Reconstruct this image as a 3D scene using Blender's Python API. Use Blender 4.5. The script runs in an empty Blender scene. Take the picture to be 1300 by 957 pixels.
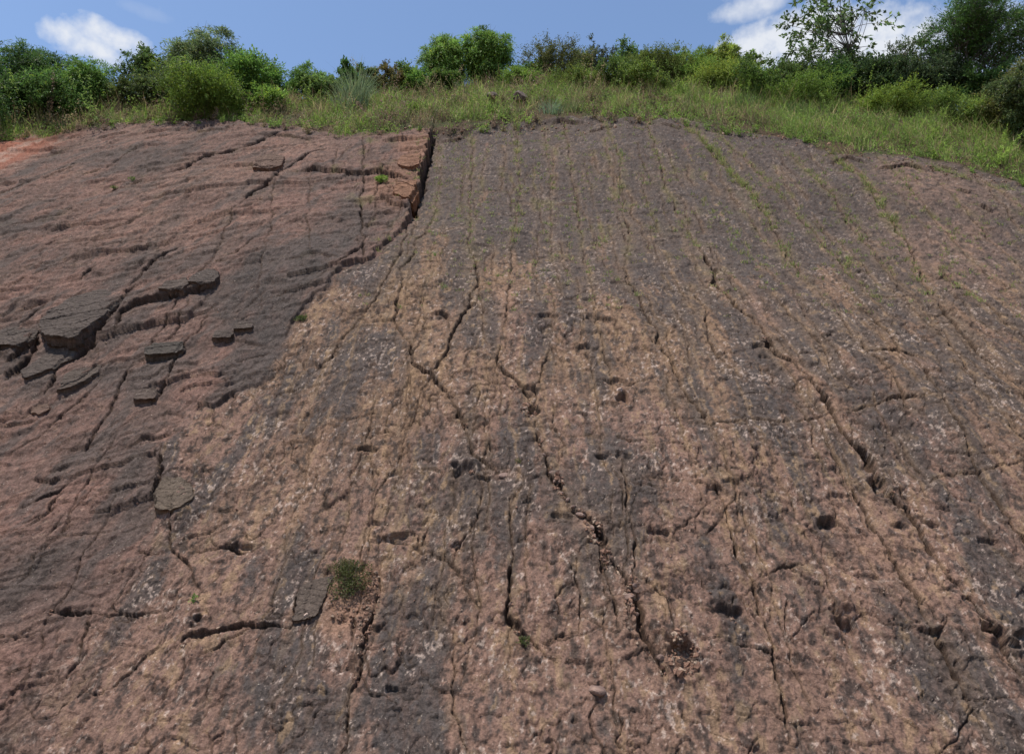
import bpy, bmesh, math, random
import numpy as np
from mathutils import Vector
R = math.radians
random.seed(7)
rng = np.random.default_rng(11)
sc = bpy.context.scene
COL = sc.collection

# ------------------------------------------------------------------ camera, sky, sun
PW, PH = 1300.0, 957.0            # photograph size, its optical centre is (650, 434)
F = 900.0; CX, CY = 650.0, 434.0
PITCH = R(17.0); SLOPE = R(50.0); DIST = 12.0; CAMZ = 2.6
cam = bpy.data.cameras.new('camera'); cam_o = bpy.data.objects.new('camera', cam); COL.objects.link(cam_o)
cam.sensor_width = 36.0; cam.lens = 36.0 * F / PW; cam.clip_end = 3000.0
cam.shift_y = -(PH / 2 - CY) / PW
cam_o.location = (0, 0, CAMZ); cam_o.rotation_euler = (math.pi / 2 + PITCH, 0, 0)
sc.camera = cam_o
SUN_EL, SUN_AZ = R(71), R(232)    # azimuth clockwise from +Y: the sun stands behind the camera, a bit to the left
sdir = Vector((math.sin(SUN_AZ) * math.cos(SUN_EL), math.cos(SUN_AZ) * math.cos(SUN_EL), math.sin(SUN_EL)))
sun = bpy.data.lights.new('sun', 'SUN'); sun.energy = 5.0; sun.angle = R(0.53); sun.color = (1.0, 0.94, 0.85)
sun_o = bpy.data.objects.new('sun', sun); COL.objects.link(sun_o)
sun_o.rotation_euler = sdir.to_track_quat('Z', 'Y').to_euler(); sun_o.location = (0, 0, 60)
sc.view_settings.view_transform = 'Standard'; sc.view_settings.look = 'None'
sc.view_settings.gamma = 1.0; sc.view_settings.exposure = 0.47; sc.view_settings.use_curve_mapping = False

def raydir(px, py):
    x = (px - CX) / F; y = -(py - CY) / F
    return (x, math.cos(PITCH) - y * math.sin(PITCH), math.sin(PITCH) + y * math.cos(PITCH))

world = bpy.data.worlds.new('World'); sc.world = world; world.use_nodes = True
nt = world.node_tree; nt.nodes.clear(); N = nt.nodes; Lk = nt.links
def wn(t, **k):
    n = N.new(t)
    for a, b in k.items(): setattr(n, a, b)
    return n
out = wn('ShaderNodeOutputWorld'); bg = wn('ShaderNodeBackground'); sky = wn('ShaderNodeTexSky')
sky.sky_type = 'NISHITA'; sky.sun_disc = False; sky.sun_elevation = SUN_EL; sky.sun_rotation = SUN_AZ
sky.altitude = 300; sky.air_density = 1.0; sky.dust_density = 0.6; sky.ozone_density = 1.6
SKYS = 0.148
bg.inputs['Strength'].default_value = SKYS
tc = wn('ShaderNodeTexCoord')
def math_(op, a, b=None, c=None, clamp=False):
    n = wn('ShaderNodeMath', operation=op); n.use_clamp = clamp
    for i, q in enumerate((a, b, c)):
        if q is None: continue
        if isinstance(q, (int, float)): n.inputs[i].default_value = q
        else: Lk.new(q, n.inputs[i])
    return n.outputs[0]
def dotv(vec):
    n = wn('ShaderNodeVectorMath', operation='DOT_PRODUCT'); Lk.new(tc.outputs['Generated'], n.inputs[0])
    n.inputs[1].default_value = vec; return n.outputs['Value']
cn = wn('ShaderNodeTexNoise'); cn.inputs['Scale'].default_value = 19.0; cn.inputs['Detail'].default_value = 9.0
cn.inputs['Roughness'].default_value = 0.6; cn.inputs['Distortion'].default_value = 0.3
Lk.new(tc.outputs['Generated'], cn.inputs['Vector'])
cn2 = wn('ShaderNodeTexNoise'); cn2.inputs['Scale'].default_value = 60.0; cn2.inputs['Detail'].default_value = 6.0
Lk.new(tc.outputs['Generated'], cn2.inputs['Vector'])
cov = None
# clouds hang at fixed directions in the sky: (photo x, y, half width, half height, strength)
for (px, py, rx, ry, st) in [(88, 46, 26, 17, 1.0), (125, 42, 34, 18, 1.0), (160, 58, 32, 20, 1.0), (120, 62, 52, 17, .95), (1015, 58, 95, 38, 1.25), (1085, 62, 75, 42, 1.2), (955, 62, 50, 26, 1.1), (1030, 42, 85, 34, 1.3),
                             (955, 8, 45, 16, .75), (985, -20, 60, 20, .85), (182, 14, 30, 8, .10), (1165, 62, 60, 40, .9), (1225, 60, 70, 60, .8), (1290, 150, 70, 60, .7),
                             (1050, 110, 120, 40, .8)]:
    d = Vector(raydir(px, py)).normalized(); rt = Vector((d.y, -d.x, 0)).normalized(); up = rt.cross(d)
    sc_ = 1.0 / Vector(raydir(px, py)).length / F
    a = math_('DIVIDE', dotv(rt), rx * sc_); b = math_('DIVIDE', dotv(up), ry * sc_)
    r2 = math_('ADD', math_('MULTIPLY', a, a), math_('MULTIPLY', b, b))
    base = math_('SUBTRACT', 1.35, r2)
    nz = math_('MULTIPLY_ADD', math_('SUBTRACT', cn.outputs['Fac'], 0.5), 1.9, base)
    nz = math_('MULTIPLY_ADD', math_('SUBTRACT', cn2.outputs['Fac'], 0.5), 2.2, nz)
    m = math_('MULTIPLY', math_('MULTIPLY', nz, 0.62, clamp=True), st)
    front = math_('GREATER_THAN', dotv(d), 0.6)
    m = math_('MULTIPLY', m, front)
    cov = m if cov is None else math_('MAXIMUM', cov, m)
# far wisps elsewhere in the sky, out of this view
wis = math_('MULTIPLY', math_('SUBTRACT', cn.outputs['Fac'], 0.66, clamp=True), 1.2, clamp=True)
cov = math_('MAXIMUM', cov, wis)
cov = math_('SMOOTH_MIN', cov, 0.93, 0.1)
mix = wn('ShaderNodeMix', data_type='RGBA')
Lk.new(cov, mix.inputs['Factor'])
tint = wn('ShaderNodeMix', data_type='RGBA', blend_type='MULTIPLY'); tint.inputs['Factor'].default_value = 1.0
Lk.new(sky.outputs['Color'], tint.inputs['A']); tint.inputs['B'].default_value = (1.0, 1.0, 1.0, 1)
Lk.new(tint.outputs['Result'], mix.inputs['A'])
mix.inputs['B'].default_value = (0.60 / SKYS, 0.62 / SKYS, 0.66 / SKYS, 1)
Lk.new(mix.outputs['Result'], bg.inputs['Color']); Lk.new(bg.outputs[0], out.inputs['Surface'])

# ------------------------------------------------------------------ slope coordinates
cosS, sinS, tanS = math.cos(SLOPE), math.sin(SLOPE), math.tan(SLOPE)
Y0 = DIST - CAMZ / tanS           # where the slope plane meets z = 0
def uv(px, py):                   # a point of the rock slope, metres across (u) and metres up the slope (v)
    x, y, z = raydir(px, py)
    t = (CAMZ + Y0 * tanS) / (y * tanS - z)
    return (t * x, (t * y - Y0) / cosS)
def pix(x, y, z):
    z = z - CAMZ
    d = y * math.cos(PITCH) + z * math.sin(PITCH); h = -y * math.sin(PITCH) + z * math.cos(PITCH)
    return CX + F * x / d, CY - F * h / d
NRM = np.array([0.0, -sinS, cosS])

_p = np.random.default_rng(5).permutation(2048).astype(np.int32)
_ang = np.random.default_rng(6).uniform(0, 2 * np.pi, 2048).astype(np.float32)
_gx, _gy = np.cos(_ang), np.sin(_ang)
def perlin(x, y, seed=0):
    x = x.astype(np.float32) + np.float32(seed * 17.31); y = y.astype(np.float32) - np.float32(seed * 9.77)
    xi = np.floor(x).astype(np.int32); yi = np.floor(y).astype(np.int32)
    xf = x - xi; yf = y - yi
    sx = xf * xf * xf * (xf * (xf * 6 - 15) + 10); sy = yf * yf * yf * (yf * (yf * 6 - 15) + 10)
    def g(a, b, dx, dy):
        h = _p[(a + _p[b & 2047]) & 2047]; return _gx[h] * dx + _gy[h] * dy
    n00 = g(xi, yi, xf, yf); n10 = g(xi + 1, yi, xf - 1, yf)
    n01 = g(xi, yi + 1, xf, yf - 1); n11 = g(xi + 1, yi + 1, xf - 1, yf - 1)
    a = n00 + sx * (n10 - n00); b = n01 + sx * (n11 - n01)
    return (a + sy * (b - a)) * 1.5
def fbm(x, y, seed=0, o=4, g=0.5):
    r = 0; a = 1.0; t = 0
    for i in range(o):
        r = r + a * perlin(x * 2 ** i, y * 2 ** i, seed + i * 3); t += a; a *= g
    return r / t
def sst(a, b, x):
    t = np.clip((x - a) / (b - a), 0, 1); return t * t * (3 - 2 * t)

# the upper rim of bare rock and the line where the hill flattens, both as v(u)
def curve(pts):
    q = np.array([uv(*p) for p in pts]); o = np.argsort(q[:, 0]); return q[o, 0], q[o, 1]
EU, EV = curve([(-260, 260), (-120, 215), (0, 188), (60, 182), (130, 165), (200, 163), (300, 163), (380, 170), (430, 180), (520, 174), (545, 172), (600, 165), (650, 160), (720, 157), (800, 160),
                (860, 160), (930, 174), (1000, 184), (1060, 200), (1120, 203), (1180, 206), (1240, 224), (1300, 242), (1400, 275), (1560, 335)])
FU, FV = curve([(-260, 235), (-120, 190), (0, 168), (60, 165), (130, 152), (200, 153), (300, 152), (400, 146), (500, 133), (600, 122), (700, 116), (800, 118), (900, 126), (1000, 136),
                (1100, 142), (1200, 150), (1300, 166), (1400, 195), (1560, 255)])
def v_edge(u): return np.interp(u, EU, EV)
def v_flat(u): return np.interp(u, FU, FV)
# ground profile past the flattening line
_w = np.linspace(0, 120, 1201); _al = np.where(_w < 7, SLOPE + (R(13) - SLOPE) * (_w / 7) ** 0.8, R(13) - R(11) * np.clip((_w - 7) / 40, 0, 1))
_cy = np.concatenate([[0], np.cumsum(np.cos(_al[:-1]) * 0.1)]); _cz = np.concatenate([[0], np.cumsum(np.sin(_al[:-1]) * 0.1)])
def base_point(u, v):
    vf = v_flat(u); w = np.clip(v - vf, 0, 119)
    vl = np.minimum(v, vf)
    return u, Y0 + vl * cosS + np.interp(w, _w, _cy), vl * sinS + np.interp(w, _w, _cz)

# ------------------------------------------------------------------ the rock slope grid
NC = 1760
rows = [-1.2]
step = 0.017
while rows[-1] < 92:
    v = rows[-1]
    st = 0.0155 + 0.0024 * max(0, v) if v < 30 else 0.09 + 0.045 * (v - 30)
    if v < -0.2: st = 0.05
    rows.append(v + st)
rv = np.array(rows); NR = len(rv)
s = np.linspace(-1, 1, NC)
halfw = 10.5 + 0.86 * np.clip(rv, 0, 200)
U = s[None, :] * halfw[:, None]; V = np.repeat(rv[:, None], NC, 1)
U = U.astype(np.float64)
print('grid', NR, NC)
# warped coordinates: cracks traced as polylines turn jagged like broken rock
wu = U + 0.10 * perlin(U * 1.3, V * 1.1, 1) + 0.045 * perlin(U * 4.5, V * 3.5, 2) + 0.016 * perlin(U * 14, V * 11, 3) + 0.005 * perlin(U * 34, V * 28, 9)
wv = V + 0.10 * perlin(U * 1.2, V * 1.3, 4) + 0.045 * perlin(U * 4.0, V * 4.5, 5) + 0.016 * perlin(U * 12, V * 13, 6) + 0.005 * perlin(U * 31, V * 33, 8)
H = np.zeros_like(U); Hc = np.zeros_like(U)       # Hc: crack depth
stain = np.zeros_like(U)                          # tan weathering beside joints
wmod = 0.75 + 0.7 * perlin(U * 1.7, V * 1.7, 12) + 0.4 * perlin(U * 6, V * 6, 13)
wmod = np.clip(wmod * 1.05 - .02, 0.34, 1.8)

def rowband(v0, v1):
    return max(0, int(np.searchsorted(rv, v0)) - 1), min(NR, int(np.searchsorted(rv, v1)) + 1)
def near(pts, rad):
    """window of the grid around a polyline, nearest distance, side (+ is upslope / left of a downward line) and run 0..1"""
    q = np.array([uv(*p) for p in pts])
    r0, r1 = rowband(q[:, 1].min() - rad, q[:, 1].max() + rad)
    hw = halfw[r0:r1]
    a, b = q[:, 0].min() - rad, q[:, 0].max() + rad
    lo = min(a / hw.min(), a / hw.max()); hi = max(b / hw.min(), b / hw.max())
    c0 = max(0, int((lo + 1) / 2 * (NC - 1)) - 1); c1 = min(NC, int((hi + 1) / 2 * (NC - 1)) + 2)
    if r1 <= r0 or c1 <= c0: return None
    W = (slice(r0, r1), slice(c0, c1))
    x, y = wu[W], wv[W]
    best = np.full(x.shape, 1e9); side = np.zeros(x.shape); run = np.zeros(x.shape)
    L = np.concatenate([[0], np.cumsum(np.hypot(*(q[1:] - q[:-1]).T))])
    for i in range(len(q) - 1):
        ax, ay = q[i]; dx, dy = q[i + 1] - q[i]; l2 = dx * dx + dy * dy + 1e-9
        t = np.clip(((x - ax) * dx + (y - ay) * dy) / l2, 0, 1)
        d = np.hypot(x - ax - t * dx, y - ay - t * dy)
        m = d < best
        best[m] = d[m]
        cr = dx * (y - ay) - dy * (x - ax)
        if abs(dx) > abs(dy) * 0.3: cr = cr * np.sign(dx)      # + = upslope of the line
        else: cr = cr * np.sign(-dy) * -1
        side[m] = np.sign(cr)[m]; run[m] = ((L[i] + t * math.sqrt(l2)) / L[-1])[m]
    return W, best, side, run, L[-1]
def crack(pts, w=0.03, dep=None, st=0.5, lip=0.0, taper=True, seg=None):
    dep = dep if dep is not None else w * 3.6 + .02
    n = near(pts, max(0.7, w * 3))
    if n is None: return
    W, d, side, run, L = n
    e = np.clip(np.minimum(run, 1 - run) * L / 0.35, 0.15, 1) if taper else 1.0
    px_ = (0.008 + 0.00075 * V[W])                       # hairlines still open wide enough to hold shade
    ww = np.maximum(w * np.clip(e, .35, 1) * wmod[W], px_)
    c = np.maximum(dep * np.clip(np.clip(e, .5, 1) * wmod[W], 0, 1.3), .03) * np.clip(1.25 - d / np.maximum(ww, 1e-3), 0, 1) ** 0.45
    Hc[W] = np.maximum(Hc[W], c)
    # broken, slightly sunken margins
    H[W] -= w * 0.30 * e * np.exp(-(d / (w * 2.0 + 0.03)) ** 2)
    if lip: H[W] += lip * e * (side > 0) * np.exp(-d / (lip * 5 + 0.08))
    sw = (0.05 + w * 2.2) * (1 + 1.1 * sst(4, 16, V[W])) * (1.0 + .8 * perlin(U[W] * .9, V[W] * .35, 17))
    stain[W] = np.maximum(stain[W], st * np.exp(-(d / np.maximum(sw, .02)) ** 1.3))
def ledge(pts, h, L=0.7, w=0.03, dep=None):
    n = near(pts, max(1.2, L * 3))
    if n is None: return
    W, d, side, run, LL = n
    e = sst(0, 0.18, run) * sst(0, 0.18, 1 - run)
    H[W] += np.where(side > 0, h * e * np.exp(-(d / L) ** 1.2), 0)
    crack(pts, w, dep if dep else h * 0.6, 0.15)

# ---- layer boundary: the purple-brown upper bed on the left, the mottled track bed on the right
BP = [(560, 100), (549, 165), (546, 178), (541, 200), (533, 232), (523, 262), (515, 288), (497, 308), (470, 338), (438, 352), (405, 384), (372, 411), (345, 455), (330, 486), (268, 511), (243, 520), (222, 545), (200, 560), (193, 600),
      (189, 645), (175, 690), (130, 760), (95, 800), (60, 868), (10, 957), (-40, 1000)]
bq = np.array([uv(*p) for p in BP]); o_ = np.argsort(bq[:, 1])
ub = np.interp(wv, bq[o_, 1], bq[o_, 0]) + 0.12 * perlin(U * 2.2, V * 2.2, 21)
bh = np.array([(uv(600, y)[1], h) for y, h in [(150, .5), (262, .42), (300, .12), (352, .10), (400, .05), (480, -.02), (512, -.05), (560, -.12), (650, -.14), (700, -.03), (760, -.01), (957, 0)]])
bo = np.argsort(bh[:, 1 - 1])
stepH = np.interp(V, bh[bo, 0], bh[bo, 1])
LEFT = sst(-0.02, 0.02, ub - wu)
left_soft = sst(-0.9, 0.9, ub - wu)
H += stepH * LEFT * (0.35 + 0.65 * np.exp(-np.clip(ub - wu, 0, 99) / 6.0))
# the block edge leaves a dark open joint against the right slab
bd = np.abs(ub - wu); topb = sst(uv(540, 272)[1], uv(540, 262)[1], V)
Hc = np.maximum(Hc, topb * 0.30 * np.clip(1.1 - np.abs(wu - ub - 0.07) / 0.085, 0, 1) ** .6 * (V < uv(545, 172)[1]))
Hc = np.maximum(Hc, (1 - topb) * 0.04 * np.clip(1 - bd / 0.03, 0, 1) * np.clip(wmod - .6, 0, 1) * (V > uv(190, 700)[1]))

# ---- large and middle forms
H += 0.55 * perlin(U * 0.07, V * 0.08, 31) + 0.16 * perlin(U * 0.28, V * 0.22, 32)
right = 1 - LEFT
H += right * (0.050 * perlin(U * 1.1, V * 0.45, 33) + 0.026 * fbm(U * 3.1, V * 2.0, 34, 3))
lowr = sst(uv(650, 420)[1], uv(650, 800)[1], V)              # lumpier at the foot
H += right * (0.4 + 0.6 * lowr) * (0.045 * np.abs(perlin(U * 1.9, V * 1.7, 35)) + 0.012 * np.abs(perlin(U * 5.2, V * 5.2, 36)))
# scalloped, knobbly texture: ripple-like lumps, thin flakes
flk = fbm(U * 2.4, V * 2.0, 40, 3)
t_ = (wv * 2.6 + 0.9 * fbm(U * 1.6, V * 0.9, 41, 3)); fr = t_ - np.floor(t_)
H += right * 0.034 * (1 - fr) * sst(0.02, 0.2, flk)
t_ = (wv * 6.2 + 0.15 * wu + 1.3 * fbm(U * 2.6, V * 1.9, 42, 3)); fr = t_ - np.floor(t_)
H += right * 0.016 * (1 - fr) * sst(-0.05, 0.25, perlin(U * 1.4, V * 1.9, 43))
# left: oblique broken plates, rising to the right
c30, s30 = math.cos(R(38)), math.sin(R(38))
pu = (wu * c30 + wv * s30); pv = (-wu * s30 + wv * c30)
for (k, a, sd, th) in [(0.8, .035, 51, .12), (1.9, .022, 54, .06), (4.4, .018, 57, .0), (9.5, .012, 67, .0)]:
    t_ = pv * k + 1.1 * fbm(pu * k * 0.45, pv * k * 0.6, sd, 5, .6); fr = t_ - np.floor(t_)
    H += LEFT * a * (1 - fr) ** 1.4 * sst(th, th + .18, perlin(U * k * .42, V * k * .42, sd + 1))
def hash2(a, b, sd): return (_p[(a.astype(np.int64) * 7 + sd * 131 + _p[(b.astype(np.int64) + sd * 57) & 2047]) & 2047] / 2047.0)
def plates(lu, lv, skew, sd, amp, thr, mask):
    b_ = (wv - skew * wu) / lv + .18 * perlin(U * .8 / lu, V * .8 / lv, sd); row = np.floor(b_); fb = b_ - row
    a_ = (wu - .18 * wv) / lu * (0.6 + .8 * hash2(row, row, sd + 3)) + 7.3 * hash2(row, row * 0, sd); cl_ = np.floor(a_)
    hh = hash2(cl_, row, sd + 1); hh = np.where(hh > thr, (hh - thr) / (1 - thr) * .7 + .3, 0)
    tr_ = (hash2(cl_, row, sd + 2) - .5) * .3
    return mask * amp * hh * np.clip(1 - fb * (.9 + tr_), 0, 1) * (1 + tr_ * (a_ - cl_))
mk = np.clip(.45 + 1.3 * perlin(U * .3, V * .4, 69) + .25, 0, 1) * LEFT
H += plates(2.6, 1.25, .38, 401, .15, .45, mk) + plates(1.1, .55, .42, 411, .085, .55, mk) + plates(.5, .22, .36, 421, .034, .50, LEFT)
H += plates(1.9, 1.4, .05, 431, .030, .5, right) + plates(.7, .5, .1, 441, .014, .55, right)
t_ = wv * 1.7 + 1.1 * fbm(U * .8, V * .8, 61, 3); fr = t_ - np.floor(t_)
H += LEFT * 0.035 * (1 - fr) ** 2 * sst(.08, .2, perlin(U * .9, V * 1.1, 62))
H += LEFT * (0.04 * perlin(U * .5, V * .5, 63) + 0.012 * fbm(U * 4, V * 4, 64, 3))
rough_left = LEFT * sst(0.0, 0.35, perlin(U * .35, V * .45, 65) + 0.25 * (V > uv(200, 330)[1]))
H += rough_left * (0.09 * np.abs(fbm(pu * 2.0, pv * 4.0, 66, 5, .6)) - .01)

stain0 = None
# ---- traced cracks and joints: (points in photo px, half width m)
J = [
 ([(600,170),(597,230),(596,261),(594,298),(597,315)],.018),
 ([(597,315),(604,332),(604,352),(608,366),(600,380),(590,402),(579,427),(565,464),(548,486)],.040),
 ([(611,369),(613,403),(612,440)],.014),
 ([(545,286),(531,308),(521,335),(509,349),(511,369),(503,390),(503,410),(515,437)],.030),
 ([(515,437),(518,447),(538,481),(548,489),(564,505),(579,525)],.036),
 ([(579,525),(588,548),(590,558)],.075),
 ([(590,556),(596,569),(609,589),(626,606),(646,613)],.028),
 ([(518,281),(509,329),(481,379),(454,417),(430,437),(412,470)],.020),
 ([(548,486),(538,511),(521,545),(511,582),(481,620),(474,657),(469,700)],.016),
 ([(464,579),(477,620)],.014), ([(476,505),(460,569)],.012), ([(447,572),(463,571),(481,573)],.035),
 ([(655,165),(660,230),(650,302)],.010), ([(650,302),(645,362),(643,403),(638,440)],.018),
 ([(630,447),(633,471),(650,484),(664,505),(674,532)],.040), ([(700,450),(688,470),(680,500),(678,530)],.022),
 ([(680,545),(682,569),(694,589),(697,610),(708,630),(724,657)],.045),
 ([(724,657),(740,668),(748,677),(758,701),(772,721)],.075),
 ([(772,721),(789,742),(802,765),(809,789),(812,816),(826,840),(840,862)],.055),
 ([(731,718),(741,765),(738,809)],.022), ([(752,690),(765,730),(776,772),(785,815)],.022),
 ([(650,640),(650,708)],.018), ([(650,708),(652,728),(647,762),(648,792),(664,816),(678,825)],.050),
 ([(678,825),(694,835),(712,845)],.02), ([(660,618),(650,653)],.012),
 ([(484,708),(474,782),(460,799),(450,867),(440,957)],.026), ([(559,775),(579,843),(581,900),(590,957)],.013),
 ([(794,261),(799,281)],.028), ([(792,329),(796,352),(809,376),(823,400),(833,433),(836,447),(853,474),(873,515),(894,538),(904,552)],.020),
 ([(894,308),(907,329),(912,352),(924,366)],.034), ([(924,366),(945,393),(968,410),(975,434)],.024),
 ([(972,424),(978,444),(1006,467),(1022,484)],.040), ([(1022,484),(1039,511),(1053,532)],.052),
 ([(1053,532),(1066,555),(1090,579),(1104,603),(1117,623)],.050),
 ([(1131,630),(1141,643),(1158,664),(1178,698)],.028), ([(1178,698),(1198,725),(1226,758),(1249,786),(1263,802)],.036),
 ([(1263,833),(1282,848),(1297,863),(1330,900)],.030),
 ([(1075,618),(1094,647),(1121,691),(1141,728),(1161,762),(1178,796),(1198,830),(1215,857),(1250,930)],.020),
 ([(1060,393),(1077,420),(1097,450),(1124,478),(1141,505),(1150,530)],.017),
 ([(1097,390),(1124,420),(1144,450),(1175,478),(1178,494)],.024), ([(1178,494),(1198,532),(1219,566),(1236,599),(1259,633),(1283,660),(1330,720)],.022),
 ([(1097,234),(1125,268),(1154,302),(1185,373)],.014), ([(1185,373),(1215,406),(1239,437)],.030), ([(1239,437),(1249,447),(1293,498),(1330,545)],.030),
 ([(1198,420),(1242,505),(1280,552),(1330,610)],.015),
 ([(985,369),(1036,437),(1070,500)],.012), ([(877,352),(894,386),(904,437),(931,484)],.016),
 ([(1249,335),(1300,369)],.014), ([(1192,335),(1240,372),(1297,417),(1340,450)],.016),
 ([(897,620),(917,657),(931,711),(948,738),(962,775),(975,816),(985,860),(1000,950)],.016),
 ([(1036,721),(1063,775)],.012), ([(1239,647),(1263,687),(1300,738)],.016), ([(1063,790),(1075,830),(1100,867)],.010),
 ([(789,600),(789,640),(799,681),(802,718),(806,755)],.014), ([(806,742),(843,775),(857,816)],.018),
 ([(670,823),(700,815),(738,809)],.016), ([(741,792),(785,816)],.014),
 ([(481,674),(515,687),(548,704),(582,725),(592,752),(606,772)],.016), ([(508,601),(545,600),(572,610)],.012),
 ([(819,621),(870,627),(905,630)],.012), ([(708,559),(768,562)],.012), ([(531,291),(589,286)],.012), ([(647,246),(731,244)],.009),
 ([(667,317),(724,315)],.009), ([(460,417),(498,412),(531,413)],.014), ([(897,549),(975,545),(995,542),(1050,532)],.013),
 ([(1056,532),(1087,525),(1127,518),(1182,511)],.013), ([(1178,613),(1236,604),(1293,593)],.010), ([(1097,452),(1141,450),(1171,459)],.030),
 ([(1090,369),(1151,371)],.010), ([(555,175),(558,215),(552,262),(545,286)],.010), ([(715,160),(728,225),(735,262),(745,330),(760,400)],.011),
 ([(765,162),(786,200),(794,261)],.010), ([(799,281),(798,310),(792,329)],.008), ([(820,164),(850,240),(894,308)],.013), ([(865,162),(925,215),(950,240),(975,268),(1000,310),(1020,345),(1060,393)],.013),
 ([(905,172),(970,225),(1040,290),(1097,360),(1130,400)],.009), ([(1050,202),(1097,234)],.014), ([(1120,215),(1170,262),(1210,298),(1249,335)],.012), ([(1000,200),(1060,250),(1100,300),(1130,340),(1198,420)],.009),
 ([(690,162),(700,220),(700,300),(712,380)],.007), ([(1190,240),(1260,300),(1320,350)],.010), ([(700,400),(705,470)],.008),
 ([(1231,225),(1300,290)],.009), ([(770,640),(775,700)],.007), ([(870,430),(878,470)],.009),
 ([(1010,520),(1030,560),(1040,600)],.008), ([(1141,560),(1155,585),(1165,600)],.02), ([(915,560),(930,605)],.01),
 # left bed
 ([(360,178),(330,192),(308,200)],.030), ([(308,200),(264,210),(237,224),(217,229)],.045), ([(217,229),(169,244),(135,254)],.018),
 ([(416,200),(372,220),(349,241),(305,273)],.034), ([(305,273),(288,305),(271,345),(237,379),(210,417),(190,437)],.012),
 ([(230,320),(196,339),(166,366)],.040), ([(227,320),(288,318)],.014), ([(264,403),(234,437),(210,478),(190,508)],.022),
 ([(169,454),(146,491),(118,529),(98,556)],.018), ([(91,595),(71,613),(20,632)],.024), ([(61,268),(98,259)],.018),
 ([(41,775),(54,767)],.012), ([(54,767),(112,764)],.030), ([(112,764),(135,769),(206,762)],.017), ([(112,765),(98,792),(95,830),(81,860)],.012),
 ([(206,823),(250,806),(305,787),(369,791)],.024), ([(369,791),(372,785),(376,735)],.02), ([(234,691),(291,687),(322,689),(338,681)],.018),
 ([(217,600),(217,691),(234,714),(260,745)],.010), ([(174,687),(196,691)],.028), ([(462,180),(462,240),(457,261),(465,322),(462,340)],.036),
 ([(490,215),(478,245),(470,270)],.024), ([(430,354),(445,342),(462,329)],.045), ([(60,318),(78,314)],.05), ([(101,357),(112,348),(122,339)],.05),
 ([(91,437),(78,452),(64,468),(50,490)],.028), ([(20,650),(55,640),(80,610)],.012), ([(0,420),(40,395),(60,380)],.02), ([(350,240),(345,300),(335,350),(330,400)],.008),
 ([(395,230),(392,300),(400,340)],.008), ([(140,300),(100,330),(60,345),(0,372)],.012), ([(0,260),(50,238),(110,215)],.014), ([(0,690),(50,672),(80,640)],.012),
 ([(0,850),(30,838)],.02), ([(180,200),(140,225),(90,240)],.014), ([(245,390),(225,420),(200,437)],.010), ([(10,560),(40,540),(95,500),(130,470)],.010),
 ([(430,200),(424,228)],.016), ([(500,190),(470,180)],.014), ([(490,205),(515,215),(528,228)],.014), ([(520,700),(535,690),(552,660)],.012),
 ([(270,350),(310,330),(350,300)],.008), ([(435,690),(412,730)],.012), ([(530,640),(560,650)],.016), ([(574,720),(584,700),(600,670)],.016),
]
for pts, w in J: crack(pts, w * (.78 + .95 * float(np.clip((pts[0][0] - 700) / 250, 0, 1)) * (pts[0][1] < 640) + .05 * (pts[0][1] > 560) + .75 * (pts[0][0] < 420)), st=0.5 if pts[0][0] > 420 else .10, lip=min(0.06, w * 1.1))
for pts, w in [([(894,308),(907,329),(912,352),(924,366),(945,393),(968,410),(975,434),(1006,467),(1022,484),(1039,511),(1053,532),(1066,555),(1090,579),(1104,603),(1117,623),(1131,630),(1158,664),(1178,698),(1198,725),(1226,758),(1249,786),(1263,802)], .034),
               ([(1022,484),(1053,532),(1090,579),(1117,623)], .055), ([(1138,640),(1158,664),(1178,698),(1198,725),(1226,758),(1249,786),(1263,802),(1275,830),(1297,863)], .048), ([(1178,494),(1198,532),(1219,566),(1236,599),(1259,633),(1283,660)], .026), ([(1185,373),(1215,406),(1249,447),(1293,498)], .034),
               ([(1094,647),(1121,691),(1141,728),(1161,762),(1178,796),(1198,830)], .024), ([(1097,390),(1124,420),(1144,450)], .026), ([(792,329),(809,376),(833,433),(853,474),(873,515),(904,552)], .020)]:
    crack(pts, w, st=.3)
# closely spaced minor joints running straight up the slope between the traced ones
jr = random.Random(4)
for k in range(230):
    u0 = jr.uniform(-9, 30) if k < 150 else jr.uniform(-4, 14); v0 = jr.uniform(0, 22); ln = jr.uniform(1.0, 5.0)
    px, py = pix(u0, Y0 + v0 * cosS, v0 * sinS)
    lean = 0.03 * (u0 / 10) + jr.gauss(0, .035)
    pp = [pix(u0 + lean * t * ln + jr.uniform(-.08, .08), Y0 + (v0 + t * ln) * cosS, (v0 + t * ln) * sinS) for t in (0, .33, .66, 1)]
    if pp[0][0] < 430 and pp[0][1] < 620: continue
    crack(pp, jr.uniform(.003, .012), st=jr.uniform(.2, .8))
for k in range(190):     # short cross and oblique cracks
    u0 = jr.uniform(-16, 24); v0 = abs(jr.gauss(0, 9)); a = jr.uniform(-.5, .9) if u0 > -4 else jr.uniform(.2, 1.1); ln = jr.uniform(.2, 1.3)
    pp = [pix(u0 + math.cos(a) * t * ln, Y0 + (v0 + math.sin(a) * t * ln) * cosS, (v0 + math.sin(a) * t * ln) * sinS) for t in (0, .5, 1)]
    crack(pp, jr.uniform(.007, .02), st=0.1, lip=jr.uniform(0, .02))
crack([(172, 368), (158, 386), (138, 412), (112, 437), (90, 452)], .10, .30, 0, taper=True)  # crevice added along the wedge to stand in for its shadow
crack([(48, 424), (40, 440), (20, 462), (5, 474)], .08, .25, 0)
crack([(203, 560), (195, 600), (190, 648)], .045, .18, 0)  # dark groove added as shade on a bed edge the sun leaves lit
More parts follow.
